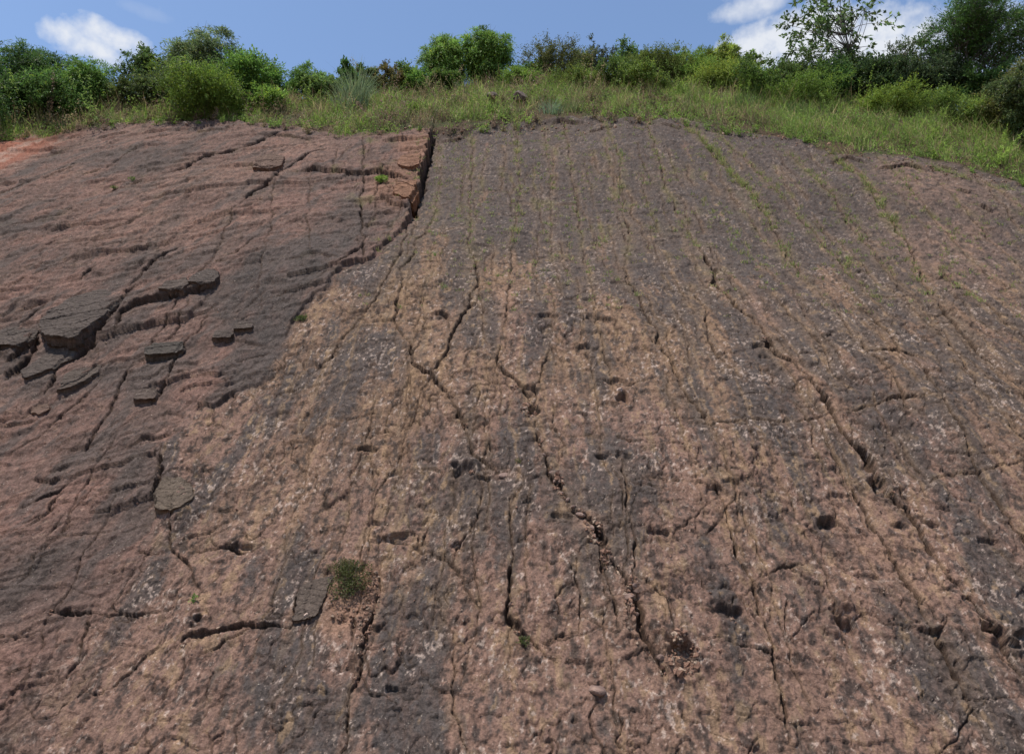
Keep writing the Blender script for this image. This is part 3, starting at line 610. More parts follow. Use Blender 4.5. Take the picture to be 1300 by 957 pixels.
# ------------------------------------------------------------------ loose and upstanding rock slabs on the left bed
def inpoly(x, y, q):
    ins = np.zeros(x.shape, bool); j = len(q) - 1
    for i in range(len(q)):
        xi, yi = q[i]; xj, yj = q[j]
        m = ((yi > y) != (yj > y)) & (x < (xj - xi) * (y - yi) / (yj - yi + 1e-12) + xi); ins ^= m; j = i
    return ins
def slab(pts, h, hup, label, tone=(.080, .066, .061), res=.022, group=None, name='rock_slab', cat='rock slab', seed=1):
    q = np.array([uv(*p) for p in pts])
    a = np.arange(q[:, 0].min() - .1, q[:, 0].max() + .1, res); b = np.arange(q[:, 1].min() - .1, q[:, 1].max() + .1, res)
    A, B = np.meshgrid(a, b)
    Aw = A + .035 * perlin(A * 3, B * 3, seed) + .028 * perlin(A * 9, B * 9, seed + 1); Bw = B + .035 * perlin(A * 3, B * 3, seed + 2) + .028 * perlin(A * 9, B * 9, seed + 3)
    cc = (Aw[:-1, :-1] + Aw[1:, 1:]) / 2, (Bw[:-1, :-1] + Bw[1:, 1:]) / 2
    ins = inpoly(cc[0], cc[1], q)
    t = (B - q[:, 1].min()) / (np.ptp(q[:, 1]) + 1e-6)
    top = h + (hup - h) * np.clip(t, 0, 1) + .018 * fbm(A * 5, B * 4, seed + 5, 4)
    tt = B * 5 + A * 1.2 + fbm(A * 2, B * 2, seed + 6, 2) * 1.5; top += .012 * (1 - (tt - np.floor(tt)))
    n_, m_ = A.shape
    # relax the cut edge so that it runs like a break, not along the sampling grid
    from collections import defaultdict
    nb = defaultdict(set)
    for (i, j) in np.argwhere(ins):
        for di, dj, p0, p1 in ((-1, 0, (i, j), (i, j + 1)), (0, 1, (i, j + 1), (i + 1, j + 1)), (1, 0, (i + 1, j + 1), (i + 1, j)), (0, -1, (i + 1, j), (i, j))):
            ii, jj = i + di, j + dj
            if ii < 0 or jj < 0 or ii >= n_ - 1 or jj >= m_ - 1 or not ins[ii, jj]: nb[p0].add(p1); nb[p1].add(p0)
    for _it in range(1):
        upd = {p: (np.mean([A[k] for k in ks]), np.mean([B[k] for k in ks])) for p, ks in nb.items()}
        for p, (a_, b_) in upd.items(): A[p] = .4 * A[p] + .6 * a_; B[p] = .4 * B[p] + .6 * b_
    x, y, z = base_point(A, B); base = np.stack([x, y, z], -1)
    rr = np.clip(np.searchsorted(rv, B), 0, NR - 1); cx_ = np.clip(np.round((A / halfw[rr] + 1) / 2 * (NC - 1)).astype(int), 0, NC - 1)
    Hs = H[rr, cx_]
    ref = np.median(Hs)
    topP = base + (ref * .7 + Hs * .3 + top)[..., None] * NRM; botP = base + (np.minimum(Hs, ref) - .22)[..., None] * NRM
    vid = np.arange(n_ * m_).reshape(n_, m_); off = n_ * m_
    cells = np.argwhere(ins); F_ = []
    for (i, j) in cells:
        F_.append((vid[i, j], vid[i, j + 1], vid[i + 1, j + 1], vid[i + 1, j]))
        F_.append((off + vid[i, j], off + vid[i + 1, j], off + vid[i + 1, j + 1], off + vid[i, j + 1]))
        for di, dj, p0, p1 in ((-1, 0, (i, j), (i, j + 1)), (0, 1, (i, j + 1), (i + 1, j + 1)), (1, 0, (i + 1, j + 1), (i + 1, j)), (0, -1, (i + 1, j), (i, j))):
            ii, jj = i + di, j + dj
            if ii < 0 or jj < 0 or ii >= n_ - 1 or jj >= m_ - 1 or not ins[ii, jj]:
                for l0, l1 in ((0, 2), (2, 3), (3, 4), (4, 1)):
                    F_.append((l0 * off + vid[p0], l1 * off + vid[p0], l1 * off + vid[p1], l0 * off + vid[p1]))
    F_ = np.array(F_)
    # the broken edge shows thin beds, each standing in or out a little; the underside leans back
    lay = []
    for q_, fr_ in enumerate((.22, .45, .70)):
        x_, y_, z_ = base_point(A + .05 * perlin(A * 6, B * 6, seed + 20 + q_), B + .05 * perlin(A * 6, B * 6, seed + 30 + q_) + (.02, -.03, .03)[q_])
        sh = np.stack([x_, y_, z_], -1) - base
        lay.append((topP + (botP - topP) * (fr_ + .10 * perlin(A * 2, B * 2, seed + 40 + q_))[..., None] + sh).reshape(-1, 3))
    vs = np.concatenate([topP.reshape(-1, 3), botP.reshape(-1, 3) + np.array([0, .05, .05])] + lay)
    used, inv = np.unique(F_, return_inverse=True); F_ = inv.reshape(F_.shape)
    cn = fbm(A * 3, B * 2.4, seed + 8, 4); cl = (np.array(tone) * C(.80, .74, .67))[None, None] * (1 + .35 * cn + .2 * fbm(A * 14, B * 12, seed + 9, 3))[..., None]
    c0_ = cl.reshape(-1, 3); cl = np.clip(np.concatenate([c0_, c0_ * C(1.25, 1.0, .9), c0_ * C(1.3, 1.1, 1.0), c0_ * .8, c0_ * C(1.2, 1., .9)]), .02, .6)
    su = np.stack([A, B, top], -1).reshape(-1, 3); su = np.concatenate([su, su - C(0, 0, .3), su - C(0, 0, .1), su - C(0, 0, .17), su - C(0, 0, .23)])
    vv_ = vs[used]; ctr = vv_.mean(0)
    o = new_mesh(name, vv_ - ctr, F_, 4, ROCK, colr=cl[used], suv=su[used]); o.location = ctr
    tag(o, label, cat, group); return o
BIGT = (.078, .066, .062); BRN = (.125, .088, .074)
slab([(53,420),(60,404),(92,378),(128,366),(167,366),(164,376),(150,392),(133,412),(112,430),(96,440),(60,437)], .30, -.02, 'large dark grey wedge of rock casting a black shadow on the far left of the slope', BIGT, seed=200)
slab([(0,437),(-30,455),(-30,425),(0,412),(30,402),(48,415),(40,430),(22,440)], .26, -.02, 'dark rock block cut by the left edge of the photo, below the large wedge', BIGT, seed=210)
slab([(57,446),(62,438),(96,437),(90,452),(70,462),(50,470),(30,478),(26,468)], .10, .02, 'thin broken rock sheet tucked under the large dark wedge', BIGT, seed=220)
slab([(184,455),(185,445),(196,438),(233,435),(232,448),(222,452)], .17, .08, 'flat dark brick-shaped rock slab with a straight black lower edge, in the middle of the left bed', (.066,.060,.056), seed=230)
slab([(169,506),(171,494),(180,488),(199,490),(196,505)], .13, .03, 'small squarish dark rock slab just below the brick-shaped slab', (.085,.068,.062), seed=240)
slab([(270,433),(273,424),(288,421),(297,425),(295,431)], .10, .03, 'small thin rock slab on dark bedrock, lower left one of a stepped pair', (.08,.067,.062), seed=250)
slab([(298,423),(300,415),(312,411),(322,416),(320,422)], .10, .03, 'small thin rock slab on dark bedrock, upper right one of a stepped pair', (.08,.067,.062), seed=260)
slab([(243,377),(250,362),(268,354),(282,358),(277,373),(262,379)], .17, .02, 'dark pointed rock slab at the right end of a long broken ledge', BIGT, seed=270)
slab([(206,385),(215,372),(240,366),(246,376),(236,384),(222,387)], .13, .02, 'dark rock slab in the middle of a long broken ledge', (.084,.069,.063), seed=280)
slab([(72,493),(82,470),(108,456),(126,456),(122,466),(106,478),(92,486)], .11, .01, 'grey tongue-shaped rock slab below the large dark wedge', (.090,.075,.068), seed=290)
slab([(34,514),(38,502),(56,500),(57,508),(46,516)], .05, .01, 'small rounded brown rock flake on the far left of the slope', BRN, seed=300)
slab([(325,232),(330,216),(345,208),(364,214),(360,228),(345,233)], .16, .03, 'brown rock block over a black gap at the left end of the top ledge', BRN, seed=310)
slab([(500,255),(504,240),(528,236),(532,246),(524,262),(512,262)], .14, .05, 'orange-brown broken rock block at the corner of the left bed', (.20,.115,.078), seed=320)
slab([(505,221),(509,208),(534,204),(533,220),(520,225)], .13, .06, 'orange-brown rock block at the left bed edge beside the dark slab, above the corner block', (.19,.11,.078), seed=330)
slab([(372,782),(379,742),(398,731),(424,726),(414,745),(408,766),(398,780)], .05, .02, 'smooth grey rock plate beside the mossy hollow near the bottom', (.095,.078,.070), seed=340)
slab([(192,640),(194,615),(206,598),(228,600),(244,612),(242,630),(226,642),(205,645)], .10, .02, 'grey lumpy rock step with pale flecks at the edge of the mottled bed', (.11,.09,.075), seed=350)

# ------------------------------------------------------------------ stones
def stone(loc, r, mat, label, name='loose_stone', cat='stone', group=None, squash=(1, .8, .6), seed=0, sub=3):
    bm_ = bmesh.new(); bmesh.ops.create_icosphere(bm_, subdivisions=sub, radius=1.0); rr = random.Random(seed)
    planes = []
    for k in range(9):
        d = Vector((rr.gauss(0, 1), rr.gauss(0, 1), rr.gauss(0, 1))).normalized(); planes.append((d, rr.uniform(.62, .9)))
    for v in bm_.verts:
        co = v.co.copy()
        for d, k in planes:
            t = co.dot(d)
            if t > k: co -= d * (t - k) * .92
        w = rr.uniform(-.025, .025); co *= 1 + w
        v.co = Vector((co.x * squash[0], co.y * squash[1], co.z * squash[2])) * r
    me = bpy.data.meshes.new(name); bm_.to_mesh(me); bm_.free(); me.materials.append(mat)
    o = bpy.data.objects.new(name, me); COL.objects.link(o); o.location = loc; o.rotation_euler = (rr.uniform(-.3, .3) + .5, rr.uniform(-.3, .3), rr.uniform(0, 6))
    return tag(o, label, cat, group)
def at(px, py, lift=0.0):
    u, v = uv(px, py); p = surf(u, v)[0] + lift * NRM; return p
stone(at(757, 880, -.06), .16, STONE, 'pinkish brown flattish stone lying on the slope near its bottom edge', seed=3, squash=(1.5, .9, .5))
stone(at(238, 169, .04), .22, PALES, 'pale flat stone under the bright green bush on the rim', seed=4, squash=(1.7, .7, .35))
stone(at(786, 503, .0), .085, PALES, 'small pink stone perched above the little black hole right of centre', seed=5)
stone(at(641, 612, .0), .10, STONE, 'small orange-pink stone beside the double hollow left of centre', seed=6, squash=(1.3, .8, .5))
stone(at(389, 777, .0), .07, PALES, 'small tan stone at the foot of the smooth grey plate', seed=7)
STJ = [((748, 684), .15), ((752, 694), .10), ((736, 668), .12), ((700, 612), .09), ((704, 622), .08), ((720, 650), .09), ((797, 770), .12), ((806, 786), .10), ((764, 712), .09), ((790, 748), .12),
       ((712, 638), .07), ((727, 660), .08), ((666, 530), .07), ((676, 538), .08), ((690, 590), .07), ((836, 846), .10), ((804, 758), .08), ((650, 500), .06)]
for k, (p, r) in enumerate(STJ):
    stone(at(*p, .0), r * .75, STONE, 'loose broken stone wedged in the long open joint right of centre', group='stones wedged in the long joint', seed=20 + k, sub=2)
# rubble nobody could count: in the hollow at the lower right of centre and around the mossy hollow
def rubble(spots, name, label, n, smin, smax, seed):
    r = np.random.default_rng(seed); vs = []; fs = []; cs = []; k = 0
    ico = np.array([(1, 0, 0), (-1, 0, 0), (0, 1, 0), (0, -1, 0), (0, 0, 1), (0, 0, -1)], float)
    ft = np.array([(0, 2, 4), (2, 1, 4), (1, 3, 4), (3, 0, 4), (2, 0, 5), (1, 2, 5), (3, 1, 5), (0, 3, 5)])
    for (px, py, rx, ry, wgt) in spots:
        for _ in range(int(n * wgt)):
            a = r.uniform(0, 6.28); q = math.sqrt(r.uniform()); p = at(px + rx * q * math.cos(a), py + ry * q * math.sin(a), .005)
            s_ = r.uniform(smin, smax) * (1 if r.uniform() < .85 else 1.8); M = r.normal(size=(3, 3)); Q, _r = np.linalg.qr(M)
            v = (ico * (1 + r.uniform(-.35, .35, (6, 1)))) @ np.diag((s_, s_ * .8, s_ * .6)) @ Q + p
            vs.append(v); fs.append(ft + k); k += 6
            c = C(.24, .14, .10) if r.uniform() < .6 else (C(.33, .24, .18) if r.uniform() < .5 else C(.12, .08, .065)); cs.append(np.repeat((c * r.uniform(.7, 1.2))[None], 6, 0))
    V_ = np.concatenate(vs); o = new_mesh(name, V_, np.concatenate(fs), 3, ROCK, colr=np.concatenate(cs), suv=V_ * 3)
    tag(o, label, 'rubble', kind='stuff')
rubble([(866, 848, 20, 22, 1), (858, 822, 8, 8, .3), (800, 770, 10, 24, .5), (752, 690, 12, 14, .4), (708, 628, 7, 14, .25), (672, 530, 12, 10, .4), (768, 722, 8, 14, .3)], 'rubble', 'orange-brown rock rubble filling the open joint and its hollow', 170, .012, .045, 31)
rubble([(470, 745, 12, 34, 1), (445, 775, 26, 14, .8), (440, 712, 16, 8, .3), (460, 800, 8, 26, .4)], 'rubble', 'fine tan gravel around the mossy hollow near the bottom', 170, .008, .026, 32)

rubble([(x_, y_, 4, 4, .22) for (x_, y_) in [(590,552),(655,500),(684,572),(697,606),(716,645),(736,665),(765,712),(782,735),(812,800),(824,836),(648,770),(656,800),(1117,626),(1131,632),(1200,728),(1263,806),(1058,680),(1073,802),(926,795),
        (787,516),(470,790),(456,825),(452,860),(60,770),(230,815),(600,612),(464,575),(1100,600),(972,430),(840,862),(876,838),(600,345),(520,462)]], 'scree', 'small rock chips and grit caught in the joints and hollows of the slope', 60, .008, .03, 33)
rubble([(650, 700, 620, 180, 1), (1000, 500, 280, 160, .5), (150, 450, 140, 200, .4)], 'loose_chips', 'small loose rock chips scattered thinly over the slope', 420, .006, .022, 35)
rubble([(x_, 163 + (0 if x_ < 900 else (x_ - 900) * .19) + (x_ % 7), 16, 6, .5) for x_ in range(90, 1290, 31)], 'rim_scree', 'broken rock chips lying along the rim where soil meets rock', 34, .015, .07, 34)
# ------------------------------------------------------------------ plants
def leaves(pos, dirs, length, width, colr, fold=.15, seed=0, nrm_up=.5):
    """kite-shaped leaves: pos (n,3), dirs (n,3) unit"""
    r = np.random.default_rng(seed); n = len(pos)
    ref = r.normal(size=(n, 3)); ref[:, 2] += nrm_up * 2
    side = np.cross(dirs, ref); side /= np.linalg.norm(side, axis=1, keepdims=True) + 1e-9
    nor = np.cross(side, dirs)
    L = length[:, None]; Wd = width[:, None]
    v = np.stack([pos, pos + dirs * L * .45 + side * Wd * .5 + nor * L * fold * .5, pos + dirs * L - nor * L * fold, pos + dirs * L * .45 - side * Wd * .5 + nor * L * fold * .5], 1)
    f = (np.arange(n)[:, None] * 4 + np.arange(4)[None])
    return v.reshape(-1, 3), f, np.repeat(colr, 4, 0)
def tubes(paths, mat, name, parent):
    vs = []; fs = []; k = 0; ns = 5
    for pts, r0, r1 in paths:
        pts = np.asarray(pts); n = len(pts)
        for i in range(n):
            d = pts[min(i + 1, n - 1)] - pts[max(i - 1, 0)]; d = d / (np.linalg.norm(d) + 1e-9)
            a = np.cross(d, (0.3, 1, .2)); a /= np.linalg.norm(a) + 1e-9; b = np.cross(d, a); rr = r0 + (r1 - r0) * i / (n - 1)
            for j in range(ns):
                t = 2 * math.pi * j / ns; vs.append(pts[i] + rr * (math.cos(t) * a + math.sin(t) * b))
        for i in range(n - 1):
            for j in range(ns):
                j2 = (j + 1) % ns; fs.append((k + i * ns + j, k + i * ns + j2, k + (i + 1) * ns + j2, k + (i + 1) * ns + j))
        k += n * ns
    return new_mesh(name, np.array(vs), np.array(fs), 4, mat, parent, smooth=True)
def bend_path(a, b, bow, r, n=5):
    a = np.asarray(a, float); b = np.asarray(b, float); t = np.linspace(0, 1, n)[:, None]
    w = np.array([r.uniform(-bow, bow), r.uniform(-bow, bow), r.uniform(0, bow)])
    return a + (b - a) * t + np.sin(t * np.pi) * w + np.array([r.uniform(-bow, bow) * .15 for _ in range(3)]) * (t > .3) * (t < .9)

def plant(px, topy, halfpx, w, kind, green, label, name, cat, seed, basepx=None, hfrac=1.0, group='trees and bushes along the rim', base_v=None, dens=1.0, leafmul=1.0, trunk_show=.35):
    """a tree or bush whose foot stands w metres past the flattening line (or at slope row base_v), crown top seen at topy"""
    r = np.random.default_rng(seed); pr = random.Random(seed)
    u = 0.
    x, y, z = raydir(px, topy)
    u = x * 30.0
    for _ in range(12):
        vb = float(v_flat(u)) + w if base_v is None else base_v
        bp = surf(u, vb)[0]; _bx, by_ = pix(*bp)
        xm, ym, zm = raydir(px, .6 * topy + .4 * min(by_, topy + 130)); u = bp[1] / ym * xm
    bp = surf(u, vb)[0]; t = bp[1] / y; topz = CAMZ + t * z
    hh = topz - bp[2]
    if hh < .5: hh = .5
    rad = halfpx * t / F / 1.0
    root = empty(name, tuple(bp - np.array([0, 0, .1])), label, cat, group)
    cz0 = hh * (trunk_show if kind in ('open', 'layered') else .0 if kind in ('bush', 'bright', 'olive') else .06)
    if kind in ('bush', 'bright', 'olive', 'bamboo'): rad *= 1.12
    cc = np.array([0, 0, (hh + cz0) / 2 + .1]); semi = np.array([rad, rad * .85, (hh - cz0) / 2])
    P_, D_, L_, W_, C_ = [], [], [], [], []
    paths = []
    nst = {'open': 1, 'layered': 2, 'bamboo': 7, 'bush': 6, 'bright': 7, 'olive': 6, 'tree': 3, 'twiggy': 8}[kind]
    vol = rad * rad * (hh - cz0)
    # clump centres: shells of the crown, uneven
    ncl = int({'open': 60, 'layered': 110, 'bamboo': 100, 'bush': 84, 'bright': 96, 'olive': 90, 'tree': 84, 'twiggy': 34}[kind] * dens * np.clip(vol / 4, .45, 1.9) ** .5)
    cents = []
    lobes = [(r.normal(size=3) * np.array([.62, .5, .45])) for _ in range(6)] + [np.array([0, 0, .15])]
    tries = 0
    while len(cents) < ncl and tries < ncl * 40:
        tries += 1
        d = r.normal(size=3); d /= np.linalg.norm(d); q = r.uniform() ** .45
        p = d * q
        nz = float(perlin(np.array([d[0] * 1.7 + d[2] + seed]), np.array([d[2] * 1.9 + d[1] - seed]), 3)[0])
        p = p * (1.0 + .55 * nz) * r.choice([1, 1, 1, 1.18])
        if True:
            dl = min(np.linalg.norm((p - l) / np.array([.5, .6, .45])) for l in lobes)
            if dl > (1.25 if kind in ('bamboo', 'tree', 'open', 'layered', 'twiggy') else 1.12): continue
        p[2] = np.clip(p[2], -1, 1.0)
        cents.append(cc + p * semi)
    cents = np.array(cents)
    # woody frame
    tr = []
    for k in range(nst):
        a = 2 * math.pi * k / nst + pr.uniform(-.4, .4); sp = rad * (.04 if nst <= 2 else .22)
        b0 = np.array([math.cos(a) * sp, math.sin(a) * sp, 0.0])
        if kind == 'open': b1 = np.array([rad * .10, 0, hh * .80])
        elif kind == 'layered': b1 = np.array([(-.25 if k else .15) * rad, 0, hh * .72])
        else: b1 = np.array([math.cos(a) * rad * .42, math.sin(a) * rad * .35, hh * pr.uniform(.62, .88)])
        rb = max(.016, hh * (.011 if nst <= 3 else .007)); p_ = bend_path(b0, b1, hh * .05, pr, 7); paths.append((p_, rb, rb * .35)); tr.append(p_)
    for c_ in cents:
        p_ = min((q for q in tr), key=lambda q: np.min(np.linalg.norm(q - c_, axis=1) + .6 * np.maximum(0, q[:, 2] - c_[2] + .2)))
        i_ = int(np.argmin(np.linalg.norm(p_ - c_, axis=1) + 1.4 * np.maximum(0, p_[:, 2] - c_[2] + .25 * rad)))
        rb = hh * (.0035 if kind in ('open', 'layered') else .003)
        paths.append((bend_path(p_[i_], c_, rad * .08, pr, 5), rb, rb * .35))
    dkg = np.array(green)
    for ci, c_ in enumerate(cents):
        out_ = (c_ - cc) / semi; on = np.linalg.norm(out_) + 1e-6; od = out_ / on
        if kind == 'open':
            nl = int(34 * dens); spread = rad * .15; ll, lw = .25 * leafmul, .13 * leafmul
        elif kind == 'layered':
            nl = int(130 * dens); spread = rad * .20; ll, lw = .12 * leafmul, .045 * leafmul
        elif kind == 'bamboo':
            nl = int(150 * dens); spread = rad * .26; ll, lw = .17 * leafmul, .038 * leafmul
        elif kind == 'twiggy':
            nl = int(60 * dens); spread = rad * .2; ll, lw = .09 * leafmul, .045 * leafmul
        elif kind == 'olive':
            nl = int(150 * dens); spread = rad * .22; ll, lw = .075 * leafmul, .045 * leafmul
        elif kind == 'bright':
            nl = int(190 * dens); spread = rad * .24; ll, lw = .085 * leafmul, .036 * leafmul
        else:
            nl = int(130 * dens); spread = rad * .24; ll, lw = .12 * leafmul, .06 * leafmul
        spread = min(spread, .62)
        # twigs fan out of the clump centre, leaves sit along them
        nt_ = max(3, nl // 9); td = r.normal(size=(nt_, 3)) * .75 + od * .8 + np.array([0, 0, .65 if kind in ('bright', 'olive', 'bush') else .35 if kind != 'bamboo' else .15]); td /= np.linalg.norm(td, axis=1, keepdims=True)
        ti = r.integers(0, nt_, nl); q = r.uniform(.1, 1.0, nl) ** .8
        tl = spread * r.uniform(.6, 2.3, nt_)
        droop = {'bamboo': .75, 'layered': .15, 'open': .35, 'tree': .3}.get(kind, .12)
        p = c_ + td[ti] * (q * tl[ti])[:, None]; p[:, 2] -= droop * q * q * tl[ti]
        if kind == 'layered': p[:, 2] = c_[2] + (p[:, 2] - c_[2]) * .42
        p += r.normal(size=(nl, 3)) * spread * .10
        d = td[ti] + r.normal(size=(nl, 3)) * .65; d[:, 2] -= droop * 1.3 * q; d /= np.linalg.norm(d, axis=1, keepdims=True)
        if kind == 'open':
            d[:, 2] -= .35; d /= np.linalg.norm(d, axis=1, keepdims=True)
        lsz = r.uniform(.75, 1.4); P_.append(p); D_.append(d); L_.append(lsz * ll * r.uniform(.6, 1.3, nl)); W_.append(lw * r.uniform(.7, 1.3, nl))
        base = dkg * C(1.6, 1.5, 1.15) * (1 + r.normal() * .22); v_ = r.uniform(.70, 1.35, (nl, 1)); yl = r.uniform(size=(nl, 1))
        cl_ = base * v_; cl_ = np.where(yl > .93, cl_ * C(1.7, 1.35, .9), cl_); cl_ = cl_ * (1 + r.normal(size=(nl, 3)) * .05)
        C_.append(np.clip(cl_, .008, .5))
        if kind not in ('open',) and r.uniform() < .10 and c_[2] > cc[2]:
            e = c_ + (od * .5 + np.array([0, 0, .6]) + r.normal(size=3) * .3) * rad * .42; paths.append((bend_path(c_, e, rad * .05, pr, 4), .010, .003))
        if kind in ('open', 'twiggy', 'layered') :
            for k in range(0, nt_, 2 if kind != 'open' else 1):
                e = c_ + td[k] * tl[k]; e[2] -= droop * tl[k]; paths.append((np.array([c_, (c_ + e) / 2 + np.array([0, 0, droop * tl[k] * .25]), e]), .007 if kind != 'open' else .012, .003))
    P_ = [np.maximum(q, np.array([-99, -99, -.05])) for q in P_]
    P_ = np.concatenate(P_); D_ = np.concatenate(D_); L_ = np.concatenate(L_); W_ = np.concatenate(W_); C_ = np.concatenate(C_)
    v, f, cl_ = leaves(P_, D_, L_, W_, C_, seed=seed)
    trunk = tubes(paths, BARK, 'trunk' if kind in ('open', 'layered', 'tree', 'bamboo') else 'stem', root)
    new_mesh('crown' if kind in ('open', 'layered', 'tree', 'bamboo') else 'foliage', v, f, 4, LEAF, root, colr=cl_)
    return root

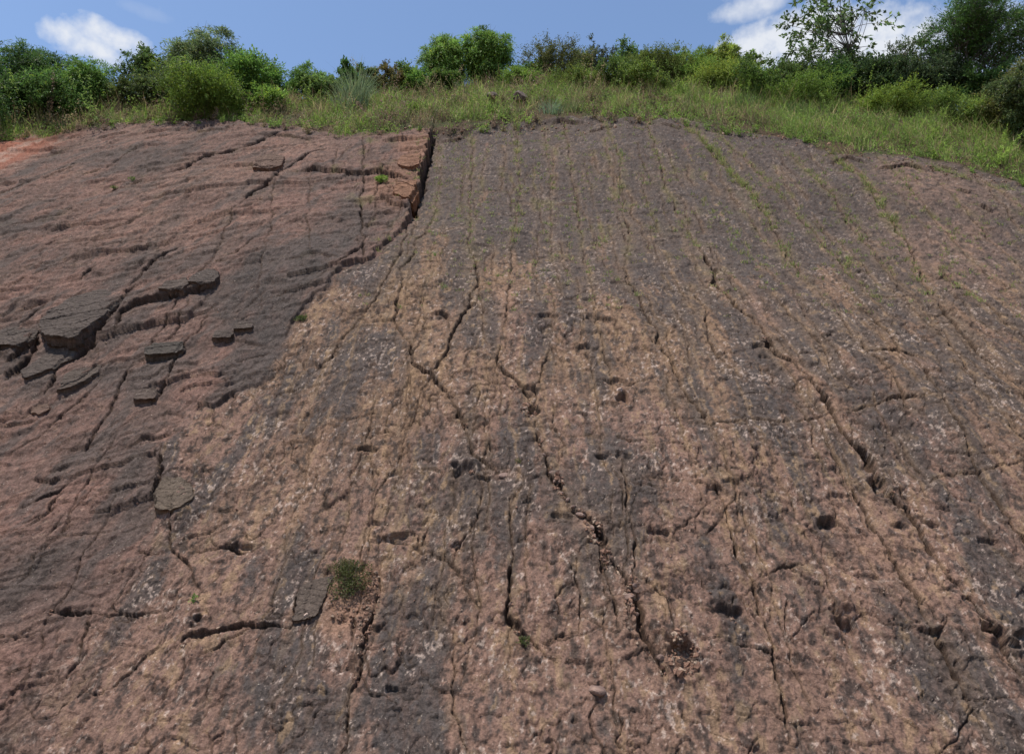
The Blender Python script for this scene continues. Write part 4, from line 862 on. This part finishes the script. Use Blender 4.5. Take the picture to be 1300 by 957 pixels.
DG = (.042, .086, .030); MG = (.068, .135, .036); BG = (.090, .142, .032); OG = (.090, .100, .045); LG = (.095, .165, .042); GG = (.070, .105, .055); YG = (.130, .185, .045)
PLANTS = [
 # px, top, half width, w, kind, green, label, name, cat, extra
 (-60, 70, 60, 4.0, 'bamboo', DG, 'dark tree whose crown just reaches past the left edge of the photo', 'tree', 'tree', {}),
 (42, 56, 46, 3.0, 'bamboo', DG, 'tall dense dark green tree nearest the left edge, standing behind the rim grass', 'tree', 'tree', dict(dens=1.3)),
 (8, 100, 26, 1.2, 'bush', DG, 'dark low bush at the left edge in front of the tall dark tree', 'bush', 'bush', {}),
 (112, 84, 34, 2.2, 'bamboo', MG, 'small fresh green feathery tree right of the tall dark tree', 'tree', 'tree', dict(dens=1.2)),
 (158, 80, 16, 2.4, 'twiggy', (.10,.085,.06), 'nearly leafless grey twiggy shrub between two green trees on the left', 'shrub', 'shrub', dict(dens=.22)),
 (190, 68, 28, 2.6, 'tree', (.045,.08,.03), 'broad-leaved grey-green tree left of the tall drooping tree', 'tree', 'tree', {}),
 (250, 37, 36, 3.4, 'bamboo', GG, 'tall grey-green tree with drooping loose foliage behind the bright bush', 'tree', 'tree', dict(dens=1.15, leafmul=1.1)),
 (165, 108, 34, 1.2, 'bush', (.05,.075,.03), 'dark leafy bush at the foot of the broad-leaved tree on the left', 'bush', 'bush', {}),
 (264, 104, 50, -.4, 'bush', (.075,.125,.028), 'wide rounded bright green bush growing right at the rock rim', 'bush', 'bush', dict(dens=1.5, leafmul=.75)),
 (325, 76, 42, 2.6, 'bush', MG, 'deep green bushy tree right of the bright rim bush', 'tree', 'tree', dict(dens=1.3)),
 (388, 84, 20, 2.6, 'bamboo', MG, 'slim green tree at the right shoulder of the deep green bushy tree', 'tree', 'tree', {}),
 (338, 118, 26, .6, 'bush', LG, 'light green bush in the grass below the deep green bushy tree', 'bush', 'bush', {}),
 (443, 75, 15, 2.8, 'bush', (.04,.09,.026), 'small pointed dark green tree right behind the tall pampas-like grass', 'tree', 'tree', {}),
 (468, 92, 14, 2.4, 'bush', GG, 'small grey-green bush right of the small pointed tree', 'bush', 'bush', {}),
 (495, 82, 19, 2.0, 'olive', (.075,.075,.035), 'brownish olive bush with an upright tuft, left of the twin-topped tree', 'bush', 'bush', {}),
 (528, 90, 22, 2.2, 'bush', MG, 'low green bush between the brownish bush and the twin-topped tree', 'bush', 'bush', {}),
 (567, 43, 23, 3.0, 'bamboo', (.09,.16,.045), 'left crown of the two fresh green feathery trees in the middle of the skyline', 'tree', 'tree', dict(dens=1.2)),
 (619, 43, 27, 2.8, 'bamboo', (.08,.15,.04), 'right crown of the two fresh green feathery trees in the middle of the skyline', 'tree', 'tree', dict(dens=1.3)),
 (560, 94, 20, 1.2, 'bush', (.055,.10,.03), 'low leafy bush under the left feathery tree', 'bush', 'bush', {}),
 (660, 94, 22, 1.6, 'bright', LG, 'pale green low bush just right of the feathery trees', 'bush', 'bush', {}),
 (703, 64, 37, 2.2, 'olive', (.058,.072,.032), 'round olive brown bush with fine leaves right of the skyline middle', 'bush', 'bush', dict(dens=1.1)),
 (760, 56, 27, 2.6, 'twiggy', (.040,.055,.038), 'thin dark see-through shrub with many twigs right of the round olive bush', 'shrub', 'shrub', dict(dens=1.3)),
 (828, 66, 34, 2.0, 'olive', (.065,.095,.030), 'olive green bush whose dense side meets the thin dark shrub', 'bush', 'bush', dict(dens=1.1)),
 (868, 61, 18, 3.0, 'bush', MG, 'dark topped bush rising between the olive bush and the yellow-green bushes', 'bush', 'bush', {}),
 (888, 74, 24, 2.0, 'bright', LG, 'green bush left of the tall yellow-green sapling', 'bush', 'bush', {}),
 (922, 49, 17, 2.4, 'bamboo', YG, 'tall narrow yellow-green sapling below the edge of the white cloud', 'tree', 'tree', {}),
 (915, 85, 34, 1.6, 'bright', YG, 'broad yellow-green bush at the foot of the narrow sapling', 'bush', 'bush', {}),
 (958, 60, 13, 2.4, 'open', (.07,.12,.035), 'thin young sapling with few leaves against the white cloud', 'sapling', 'tree', dict(dens=.6, leafmul=.7)),
 (960, 98, 34, 1.2, 'bush', (.055,.10,.03), 'rounded green bush below the thin young sapling', 'bush', 'bush', {}),
 (1008, 80, 32, 2.2, 'bush', (.045,.075,.028), 'dark bush under the left branches of the open broad-leaved tree', 'bush', 'bush', {}),
 (1010, 116, 44, .3, 'bright', (.075,.13,.03), 'fresh green bush reaching down into the grass in front of the dark bushes', 'bush', 'bush', {}),
 (1066, -4, 88, 3.4, 'open', (.050,.085,.034), 'tall open tree with sparse broad leaves in front of the white cloud', 'tree', 'tree', dict(trunk_show=.38, dens=.82, leafmul=1.0)),
 (1050, 86, 34, 1.8, 'bush', DG, 'dark green bush left below the trunk of the open tree', 'bush', 'bush', dict(dens=1.2)),
 (1108, 82, 36, 1.8, 'bush', (.028,.052,.024), 'very dark bush right below the trunk of the open tree', 'bush', 'bush', dict(dens=1.3)),
 (1140, 42, 24, 3.0, 'olive', (.05,.07,.04), 'thin grey-green bush between the open tree and the layered tree', 'bush', 'bush', dict(dens=.6)),
 (1228, 1, 66, 3.4, 'layered', (.034,.075,.024), 'tall tree with dense layered dark foliage and forking trunk near the right edge', 'tree', 'tree', dict(dens=1.3, trunk_show=.36)),
 (1180, 80, 38, 2.0, 'bush', (.030,.050,.030), 'dark bush below the left side of the layered tree', 'bush', 'bush', dict(dens=1.2)),
 (1240, 88, 34, 2.2, 'bush', DG, 'dark bush below the right side of the layered tree', 'bush', 'bush', {}),
 (1290, 60, 34, 4.2, 'tree', (.05,.075,.035), 'grey-green tree filling the gap right of the layered tree', 'tree', 'tree', {}),
 (1288, 88, 42, .8, 'olive', (.075,.085,.038), 'large olive bush cut by the right edge of the photo', 'bush', 'bush', dict(dens=1.3)),
 (1360, 70, 60, 3.0, 'tree', DG, 'dark tree just beyond the right edge of the photo', 'tree', 'tree', {}),
 (1120, 138, 40, -.2, 'bright', (.10,.155,.035), 'low bright leafy bush in the right grass below the very dark bush', 'bush', 'bush', {}),
 (1185, 130, 40, .1, 'bright', (.085,.14,.04), 'low bright bush below the layered tree', 'bush', 'bush', {}),
 (1245, 152, 40, -.4, 'bright', (.09,.14,.04), 'low bright bush below the large olive bush near the right edge', 'bush', 'bush', {}),
 (1300, 172, 40, -.8, 'bright', (.085,.15,.035), 'lowest bright bush at the right edge of the photo above the rock', 'bush', 'bush', {}),
 (680, 84, 26, 3.0, 'bush', MG, 'mid green bush filling the gap left of the round olive bush', 'bush', 'bush', {}),
 (742, 74, 26, 3.4, 'bush', (.06,.10,.035), 'green bush half hidden between the round olive bush and the thin dark shrub', 'bush', 'bush', {}),
 (800, 68, 26, 3.4, 'bush', (.06,.11,.035), 'green bush standing behind the gap between the thin dark shrub and the olive green bush', 'bush', 'bush', {}),
 (856, 80, 30, 2.6, 'olive', (.085,.12,.04), 'light olive bush below the dark topped bush', 'bush', 'bush', {}),
 (900, 62, 26, 3.6, 'bamboo', (.09,.15,.04), 'feathery light green tree behind the left side of the narrow sapling', 'tree', 'tree', {}),
 (945, 80, 26, 3.0, 'bright', (.10,.15,.04), 'light green bush behind the thin young sapling', 'bush', 'bush', {}),
 (985, 92, 28, 3.0, 'bush', (.06,.10,.035), 'mid green bush between the young sapling and the dark bush', 'bush', 'bush', {}),
 (1080, 62, 34, 4.2, 'bush', (.04,.07,.03), 'dark bush behind the trunk of the open tree', 'bush', 'bush', {}),
 (1150, 66, 34, 4.0, 'bush', (.045,.075,.035), 'dark grey-green bush behind the gap between the two tall right-hand trees', 'bush', 'bush', {}),
 (515, 96, 26, 3.2, 'bush', (.07,.115,.04), 'grey-green bush behind the brownish olive bush', 'bush', 'bush', {}),
 (420, 108, 30, 2.6, 'bush', (.07,.12,.045), 'low pale bush left behind the arching tall grass', 'bush', 'bush', {}),
 (65, 112, 40, 1.0, 'bush', (.045,.09,.03), 'dark low bush at the foot of the tall dark tree on the left', 'bush', 'bush', {}),
 (218, 92, 36, 2.0, 'bush', (.06,.09,.045), 'grey-green bush at the foot of the drooping tree', 'bush', 'bush', {}),
 (783, 92, 30, 1.0, 'bush', (.055,.095,.03), 'low dark green bush at the foot of the thin dark shrub', 'bush', 'bush', {}),
 (735, 100, 30, .6, 'bright', (.08,.12,.035), 'low fresh bush below the round olive bush', 'bush', 'bush', {}),
 (820, 104, 34, .5, 'bush', (.07,.11,.03), 'leafy low bush at the foot of the olive green bush', 'bush', 'bush', {}),
]
for i, (px, ty, hw_, w, kind, gr, lab, nm, cat, ex) in enumerate(PLANTS):
    plant(px, ty, hw_, w, kind, gr, lab, nm, cat, 300 + i * 7, **ex)

# ---- grass and herbs
def blades(pos, h, wd, lean, colr, tipc=None, nseg=2, r=None):
    n = len(pos); a = r.uniform(0, 2 * np.pi, n); fa = r.uniform(0, 2 * np.pi, n)
    side = np.stack([np.cos(fa), np.sin(fa) * .6, np.zeros(n)], -1); ld = np.stack([np.cos(a), np.sin(a), np.zeros(n)], -1) * (lean * h)[:, None]
    up = np.zeros((n, 3)); up[:, 2] = h
    w_ = (wd * .5)[:, None] * side
    mid = pos + up * .55 + ld * .30; tip = pos + up * (1 - .25 * lean[:, None] ** 2) + ld
    v = np.stack([pos - w_, pos + w_, mid + w_ * .85, mid - w_ * .85, tip + w_ * .15, tip - w_ * .15], 1).reshape(-1, 3)
    k = np.arange(n)[:, None] * 6
    f = np.concatenate([k + np.array([[0, 1, 2, 3]]), k + np.array([[3, 2, 4, 5]])], 0)
    c = np.repeat(colr, 6, 0)
    if tipc is not None:
        c = c.reshape(n, 6, 3); c[:, 4:] = tipc[:, None]; c = c.reshape(-1, 3)
    return v, f, c
g = np.random.default_rng(77)
def grass_field():
    n = 300000
    u = g.uniform(-34, 38, n); ve_ = v_edge(u); vf_ = v_flat(u)
    t = g.uniform(0, 1, n); v = ve_ - 1.0 + t * (vf_ + 3.6 - ve_ + 1.0)
    edge = (v - ve_) + 1.5 * fbm(u * .45, v * .45, 201, 3) + .7 * perlin(u * 1.7, v * 1.5, 207) - .15
    keep = g.uniform(size=n) < np.clip(.04 + edge * .9, 0.0, 1) * (.35 + .65 * sst(-.35, .1, fbm(u * .6, v * .5, 202, 3)))
    ur_ = uv(62, 190)[0]
    keep &= ~((u < ur_) & (v < ve_ + .35))
    u, v, edge = u[keep], v[keep], edge[keep]; n = len(u)
    p = surf(u, v, .03)
    zone = sst(-.25, .3, fbm(u * .35, v * .5, 203, 3) + .40 * sst(8, 16, u) + .18 * sst(0, 6, v - v_edge(u)))    # greener to the right and higher up
    h = (.14 + .42 * g.uniform(size=n) ** 1.6) * np.clip(.40 + .40 * edge, .3, 1.1) * np.clip(1 + 1.0 * perlin(u * .8, v * .8, 204) + .7 * perlin(u * 2.6, v * 2.2, 209), .3, 2.3)
    straw = g.uniform(size=n)
    grn = C(.165, .235, .060) * g.uniform(.7, 1.4, (n, 1)); dry = C(.34, .28, .15) * g.uniform(.6, 1.25, (n, 1)); brn = C(.15, .105, .07) * g.uniform(.6, 1.3, (n, 1))
    pick = straw + .48 * (zone - .35)
    c = np.where((pick < .34)[:, None], brn, np.where((pick < .62)[:, None], dry, grn)); c = np.where(((straw > .55) & (zone > .6))[:, None], c * C(1.15, 1.25, .9), c); c = c * np.clip(1 + .8 * fbm(u * .9, v * .9, 219, 3), .5, 1.6)[:, None]
    seed_ = (g.uniform(size=n) < .16); tip = c.copy(); tip[seed_] = C(.30, .22, .14) * g.uniform(.6, 1.1, (seed_.sum(), 1))
    h = np.where(seed_, h * 1.35, h)
    v_, f_, c_ = blades(p, h, g.uniform(.014, .030, n), g.uniform(.15, 1.0, n), c, tip, r=g)
    o = new_mesh('grass', v_, f_, 4, GRASSM, colr=c_)
    tag(o, 'mixed green and straw-coloured rough grass along the rim above the rock', 'grass', kind='stuff')
grass_field()
def ground_cover():
    n = 70000
    u = g.uniform(-32, 38, n); ve_ = v_edge(u); vf_ = v_flat(u); v = ve_ - .5 + g.uniform(0, 1, n) * (vf_ + 3.5 - ve_ + .5)
    m = fbm(u * .55, v * .6, 211, 3) + .22 * sst(10, 20, u) + .05; keep = g.uniform(size=n) < sst(.02, .35, m); keep &= (v > ve_ - .2 + .5 * g.uniform(size=n) - .5 * (g.uniform(size=n) > .9))
    keep &= ~((u < uv(62, 190)[0]) & (v < ve_ + .4))
    u, v, m = u[keep], v[keep], m[keep]; n = len(u)
    p = surf(u, v, 0) + np.stack([0 * u, -.02 + 0 * u, g.uniform(0, 1, n) * (.12 + .45 * np.clip(m, 0, .6))], -1)
    d = g.normal(size=(n, 3)); d[:, 2] = d[:, 2] * .4 + .15; d /= np.linalg.norm(d, axis=1, keepdims=True)
    c = C(.145, .22, .05) * g.uniform(.6, 1.5, (n, 1)) * (1 + .2 * perlin(u * .5, v * .5, 212))[:, None]
    v_, f_, c_ = leaves(p, d, g.uniform(.07, .16, n), g.uniform(.035, .075, n), np.clip(c, .01, .5), seed=5, nrm_up=1.2)
    tag(new_mesh('ground_cover', v_, f_, 4, LEAF, colr=c_), 'low leafy creeping plants and herbs among the rim grass', 'ground cover', kind='stuff')
ground_cover()
def weeds():
    P_, D_, L_, W_, C_ = [], [], [], [], []
    n = 0
    for k in range(2300):
        u = g.uniform(-32, 38); ve_ = float(v_edge(u)); vf_ = float(v_flat(u)); v = ve_ - .7 + g.uniform() ** 1.2 * (vf_ + 2.5 - ve_ + .7)
        if u < uv(62, 190)[0] and v < ve_ + .5: continue
        m = float(fbm(np.array([u * .3]), np.array([v * .4]), 231, 2)[0])
        if g.uniform() > .55 + m * 1.2: continue
        hh = g.uniform(.18, .85) * (0.6 if v < ve_ + .3 else 1.0); rr = hh * g.uniform(.3, .6); nl = int(g.uniform(35, 110)); hh *= 1.15
        if g.uniform() < (.10 if u < 6 else .20) and v > ve_ + .6: hh *= 1.7; rr = hh * .65; nl = 380
        greenish = g.uniform() < .55 + .4 * (u > 8)
        base = C(.15, .225, .055) if greenish else (C(.22, .18, .10) if g.uniform() < .5 else C(.17, .12, .09))
        if greenish and g.uniform() < .3: base = C(.20, .29, .06)
        p0 = surf(u, v, 0)[0]
        st = g.normal(size=(6, 3)) * C(rr, rr, .15) + C(0, 0, hh); i = g.integers(0, 6, nl); t = g.uniform(.1, 1, nl)[:, None]
        p = p0 + st[i] * t + g.normal(size=(nl, 3)) * .03
        d = g.normal(size=(nl, 3)) + C(0, 0, .5); d /= np.linalg.norm(d, axis=1, keepdims=True)
        P_.append(p); D_.append(d); ls = g.uniform(.05, .11); L_.append(ls * g.uniform(.6, 1.4, nl)); W_.append(ls * g.uniform(.3, .55, nl))
        C_.append(base * g.uniform(.6, 1.5, (nl, 1)) * g.uniform(.8, 1.25))
    v_, f_, c_ = leaves(np.concatenate(P_), np.concatenate(D_), np.concatenate(L_), np.concatenate(W_), np.clip(np.concatenate(C_), .01, .5), seed=9, nrm_up=.8)
    tag(new_mesh('weeds', v_, f_, 4, LEAF, colr=c_), 'knee-high green and brown weeds mixed through the rim grass', 'weeds', kind='stuff')
weeds()

# ---- tufts rooted in the joints of the upper slab
tr_ = random.Random(15)
def seg_points(pts, n):
    q = np.array([uv(*p) for p in pts]); L = np.concatenate([[0], np.cumsum(np.hypot(*(q[1:] - q[:-1]).T))])
    t = np.sort(g.uniform(0, L[-1], n)); return np.interp(t, L, q[:, 0]), np.interp(t, L, q[:, 1])
VJ = [([(868,164),(925,215),(950,240),(975,268)],60,1.0), ([(975,268),(1000,310),(1020,345)],16,.7), ([(820,164),(850,240),(885,300)],26,.7), ([(765,162),(786,200),(794,261)],18,.7), ([(715,160),(728,225),(735,262)],16,.6),
      ([(655,165),(660,230),(652,302)],26,.8), ([(600,175),(597,250),(594,310)],12,.6), ([(905,172),(970,225),(1040,290),(1097,360)],44,.7), ([(1000,200),(1060,250),(1100,300),(1130,340)],36,.7),
      ([(1050,202),(1097,234),(1140,285)],40,.9), ([(1140,285),(1160,320),(1185,373)],16,.7), ([(1120,215),(1170,262),(1210,298)],14,.6), ([(1192,335),(1240,372),(1270,390)],14,.6),
      ([(555,178),(556,230),(550,280)],10,.5), ([(690,162),(700,220),(700,300)],12,.5), ([(570,190),(620,200),(700,205)],6,.5), ([(930,300),(980,330),(1020,330)],14,.6),
      ([(880,240),(930,280),(970,330)],18,.6), ([(1060,300),(1100,350),(1130,390)],14,.6), ([(1190,300),(1230,350)],8,.5), ([(820,240),(840,300)],10,.5), ([(760,260),(768,300)],5,.5),
      ([(1170,215),(1230,235),(1290,250)],20,.8)]
pts_u, pts_v, pts_s = [], [], []
for pts, n, s_ in VJ:
    n = int(n * 1.25)
    a, b = seg_points(pts, n); pts_u += list(a + g.normal(size=n) * .10); pts_v += list(b + g.normal(size=n) * .10); pts_s += list(s_ * g.uniform(.6, 1.25, n))
nr = 2100
ru = g.uniform(-4, 26, nr); rv_ = g.uniform(0, 1, nr) ** .8 * 17 + 11; kk = (rv_ < v_edge(ru)) & (fbm(ru * .5, rv_ * .4, 220, 2) > -.2)
pts_u += list(ru[kk]); pts_v += list(rv_[kk]); pts_s += list(g.uniform(.18, .55, kk.sum()))
order = np.argsort(-np.array(pts_s)); pts_u = np.array(pts_u)[order]; pts_v = np.array(pts_v)[order]; pts_s = np.array(pts_s)[order]
def tuft_geo(r, n, h, lean=(.2, .9)):
    p = np.stack([r.normal(size=n) * .05, r.normal(size=n) * .03, np.zeros(n)], -1)
    c = np.where((r.uniform(size=n) < .55)[:, None], C(.19, .25, .07), C(.30, .26, .12)) * r.uniform(.7, 1.3, (n, 1))
    return blades(p, h * r.uniform(.5, 1.1, n), r.uniform(.010, .020, n), r.uniform(*lean, n), c, r=r)
NT = 90
kinds = []
for k in range(5):
    r_ = np.random.default_rng(500 + k); v_, f_, c_ = tuft_geo(r_, 26, .26)
    kinds.append((v_, f_, c_))
protos = []
for k in range(NT):
    p = surf(pts_u[k], pts_v[k], .01)[0]
    if k < 5:
        o = new_mesh('grass_tuft', kinds[k][0], kinds[k][1], 4, GRASSM, colr=kinds[k][2]); protos.append(o)
    else: o = protos[k % 5].copy(); COL.objects.link(o)
    o.location = tuple(p); s_ = float(pts_s[k]) * .95; o.scale = (s_ * 1.2, s_ * 1.2, s_); o.rotation_euler = (0, 0, tr_.uniform(0, 6.28))
    tag(o, 'small olive grass tuft rooted in a joint of the upper dark rock', 'grass tuft', 'grass tufts in the joints of the upper rock')
vs, fs, cs, k0 = [], [], [], 0
for k in range(NT, len(pts_u)):
    r_ = np.random.default_rng(900 + k); v_, f_, c_ = tuft_geo(r_, 12, .20 * float(pts_s[k]) + .05)
    vs.append(v_ + surf(pts_u[k], pts_v[k], .01)[0]); fs.append(f_ + k0); cs.append(c_); k0 += len(v_)
tag(new_mesh('sparse_grass', np.concatenate(vs), np.concatenate(fs), 4, GRASSM, colr=np.concatenate(cs)), 'thin scattered sprigs growing out of hairline joints across the upper rock', 'grass', kind='stuff')

# ---- single plants
def herb(px, py, r0, n, c, label, name, cat, seed, ll=.06, h=.25, wd=.5):
    r = np.random.default_rng(seed); bp = at(px, py, 0)
    root = empty(name, tuple(bp), label, cat)
    d = r.normal(size=(n, 3)); d /= np.linalg.norm(d, axis=1, keepdims=True); am = (.45 + .75 * r.uniform(size=9))[(np.arctan2(d[:, 2], d[:, 0]) * 9 / 6.2832).astype(int) % 9][:, None]; p = d * am * (r.uniform(size=(n, 1)) ** .5) * C(r0 * 1.3, r0 * .5, h * .6) + C(0, -.04, h * .40); p[:, 1] += (p[:, 2] - h * .4) * .6
    dd = d + C(0, 0, .3) + r.normal(size=(n, 3)) * .5; dd /= np.linalg.norm(dd, axis=1, keepdims=True)
    v, f, cl_ = leaves(p, dd, ll * r.uniform(.6, 1.3, n), ll * wd * r.uniform(.7, 1.2, n), C(*c) * r.uniform(.6, 1.4, (n, 1)), seed=seed)
    new_mesh('foliage', v, f, 4, LEAF, root, colr=cl_)
    pr = random.Random(seed); tubes([(bend_path((0, 0, -.03), (pr.uniform(-.7, .7) * r0, pr.uniform(-.4, .2) * r0, h * pr.uniform(.4, .9)), .02, pr, 4), .006, .003) for _ in range(9)], BARK, 'stem', root)
herb(483, 236, .17, 420, (.17,.26,.05), 'bright yellow-green little plant growing from a crack beside the block rim', 'small_plant', 'plant', 61, .075, .42)
herb(443, 748, .24, 1500, (.075,.085,.028), 'dark olive moss-like plant clump in the gravel hollow near the bottom', 'moss_clump', 'moss clump', 62, .036, .62, .6)
herb(436, 722, .20, 500, (.11,.10,.045), 'dry yellowish moss tuft on top of the dark clump near the bottom', 'moss_clump', 'moss clump', 66, .030, .2, .7)
herb(384, 411, .16, 300, (.09,.12,.035), 'small green moss patch on the broken step between the two rock beds', 'small_plant', 'plant', 63, .045, .15)
herb(244, 757, .04, 40, (.12,.24,.04), 'tiny fresh green sprout near the bottom left', 'small_plant', 'plant', 64, .04, .10)
herb(172, 240, .12, 130, (.13,.17,.05), 'little green weed on the joint of the upper left bed', 'small_plant', 'plant', 65, .05, .15)
herb(148, 249, .10, 100, (.13,.16,.05), 'little olive weed on the upper left bed, down-slope of the green one', 'small_plant', 'plant', 67, .05, .12)
herb(664, 817, .07, 160, (.10,.12,.04), 'small olive weed in the curved open joint at the bottom middle', 'small_plant', 'plant', 68, .035, .12)
herb(658, 600, .05, 60, (.13,.13,.05), 'tiny yellowish weed right of the double hollow left of centre', 'small_plant', 'plant', 69, .03, .08)
def tall_grass(px, py, n, h, c, label, seed, spread=.16):
    r = np.random.default_rng(seed); bp = at(px, py, 0)
    p = np.stack([r.normal(size=n) * spread, r.normal(size=n) * spread * .6, np.full(n, -.05)], -1)
    a = np.arctan2(p[:, 1], p[:, 0]); lean = r.uniform(.05, .65, n); hh = h * r.uniform(.55, 1.05, n)
    ld = np.stack([np.cos(a), np.sin(a), 0 * a], -1); fa = r.uniform(0, 6.28, n); side = np.stack([np.cos(fa), np.sin(fa) * .6, 0 * fa], -1)
    vs, fs = [], []; m = 6; wd = r.uniform(.018, .036, n)
    T = np.linspace(0, 1, m)
    for i, t in enumerate(T):
        ctr = p + ld * (lean * hh * t ** 1.8)[:, None] + C(0, 0, 1) * (hh * (t - .38 * lean * t ** 3))[:, None]; w_ = side * (wd * .5 * (1 - t ** 2 * .95))[:, None]
        vs.append(ctr - w_); vs.append(ctr + w_)
    v = np.stack(vs, 1).reshape(-1, 3); k = np.arange(n)[:, None] * (2 * m)
    f = np.concatenate([k + np.array([[2 * i, 2 * i + 1, 2 * i + 3, 2 * i + 2]]) for i in range(m - 1)], 0)
    cc_ = np.repeat(C(*c) * r.uniform(.65, 1.3, (n, 1)), 2 * m, 0)
    o = new_mesh('tall_grass_clump', v, f, 4, GRASSM, colr=cc_); o.location = tuple(bp)
    tag(o, label, 'grass clump', 'tall grass clumps on the rim')
tall_grass(452, 142, 340, 2.4, (.21,.28,.14), 'tall pale green clump of long arching grass standing above the rim left of centre', 81, .26)
tall_grass(437, 146, 160, 1.7, (.24,.29,.14), 'shorter pale clump at the left side of the tallest arching grass', 82, .2)
tall_grass(700, 148, 150, .95, (.22,.30,.17), 'blue-green grass clump right of the two dark boulders', 83, .2)
tall_grass(725, 146, 120, .8, (.24,.30,.12), 'small light green grass clump right of the blue-green one', 84, .18)
tall_grass(945, 140, 140, .9, (.12,.19,.06), 'fresh green grass clump in the right-hand grass below the rounded bush', 85, .22)
tall_grass(1010, 150, 140, 1.1, (.11,.18,.05), 'fresh green grass clump below the bushes under the open tree', 86, .22)
stone(at(626, 134, .30), .34, DARKS, 'left one of two dark brown boulders lying in the grass above the rim', name='boulder', cat='boulder', group='boulders in the rim grass', seed=90, squash=(1.2, .9, .65))
stone(at(660, 136, .30), .38, DARKS, 'right one of two dark brown boulders lying in the grass above the rim', name='boulder', cat='boulder', group='boulders in the rim grass', seed=91, squash=(1.3, .9, .75))
print('done build')
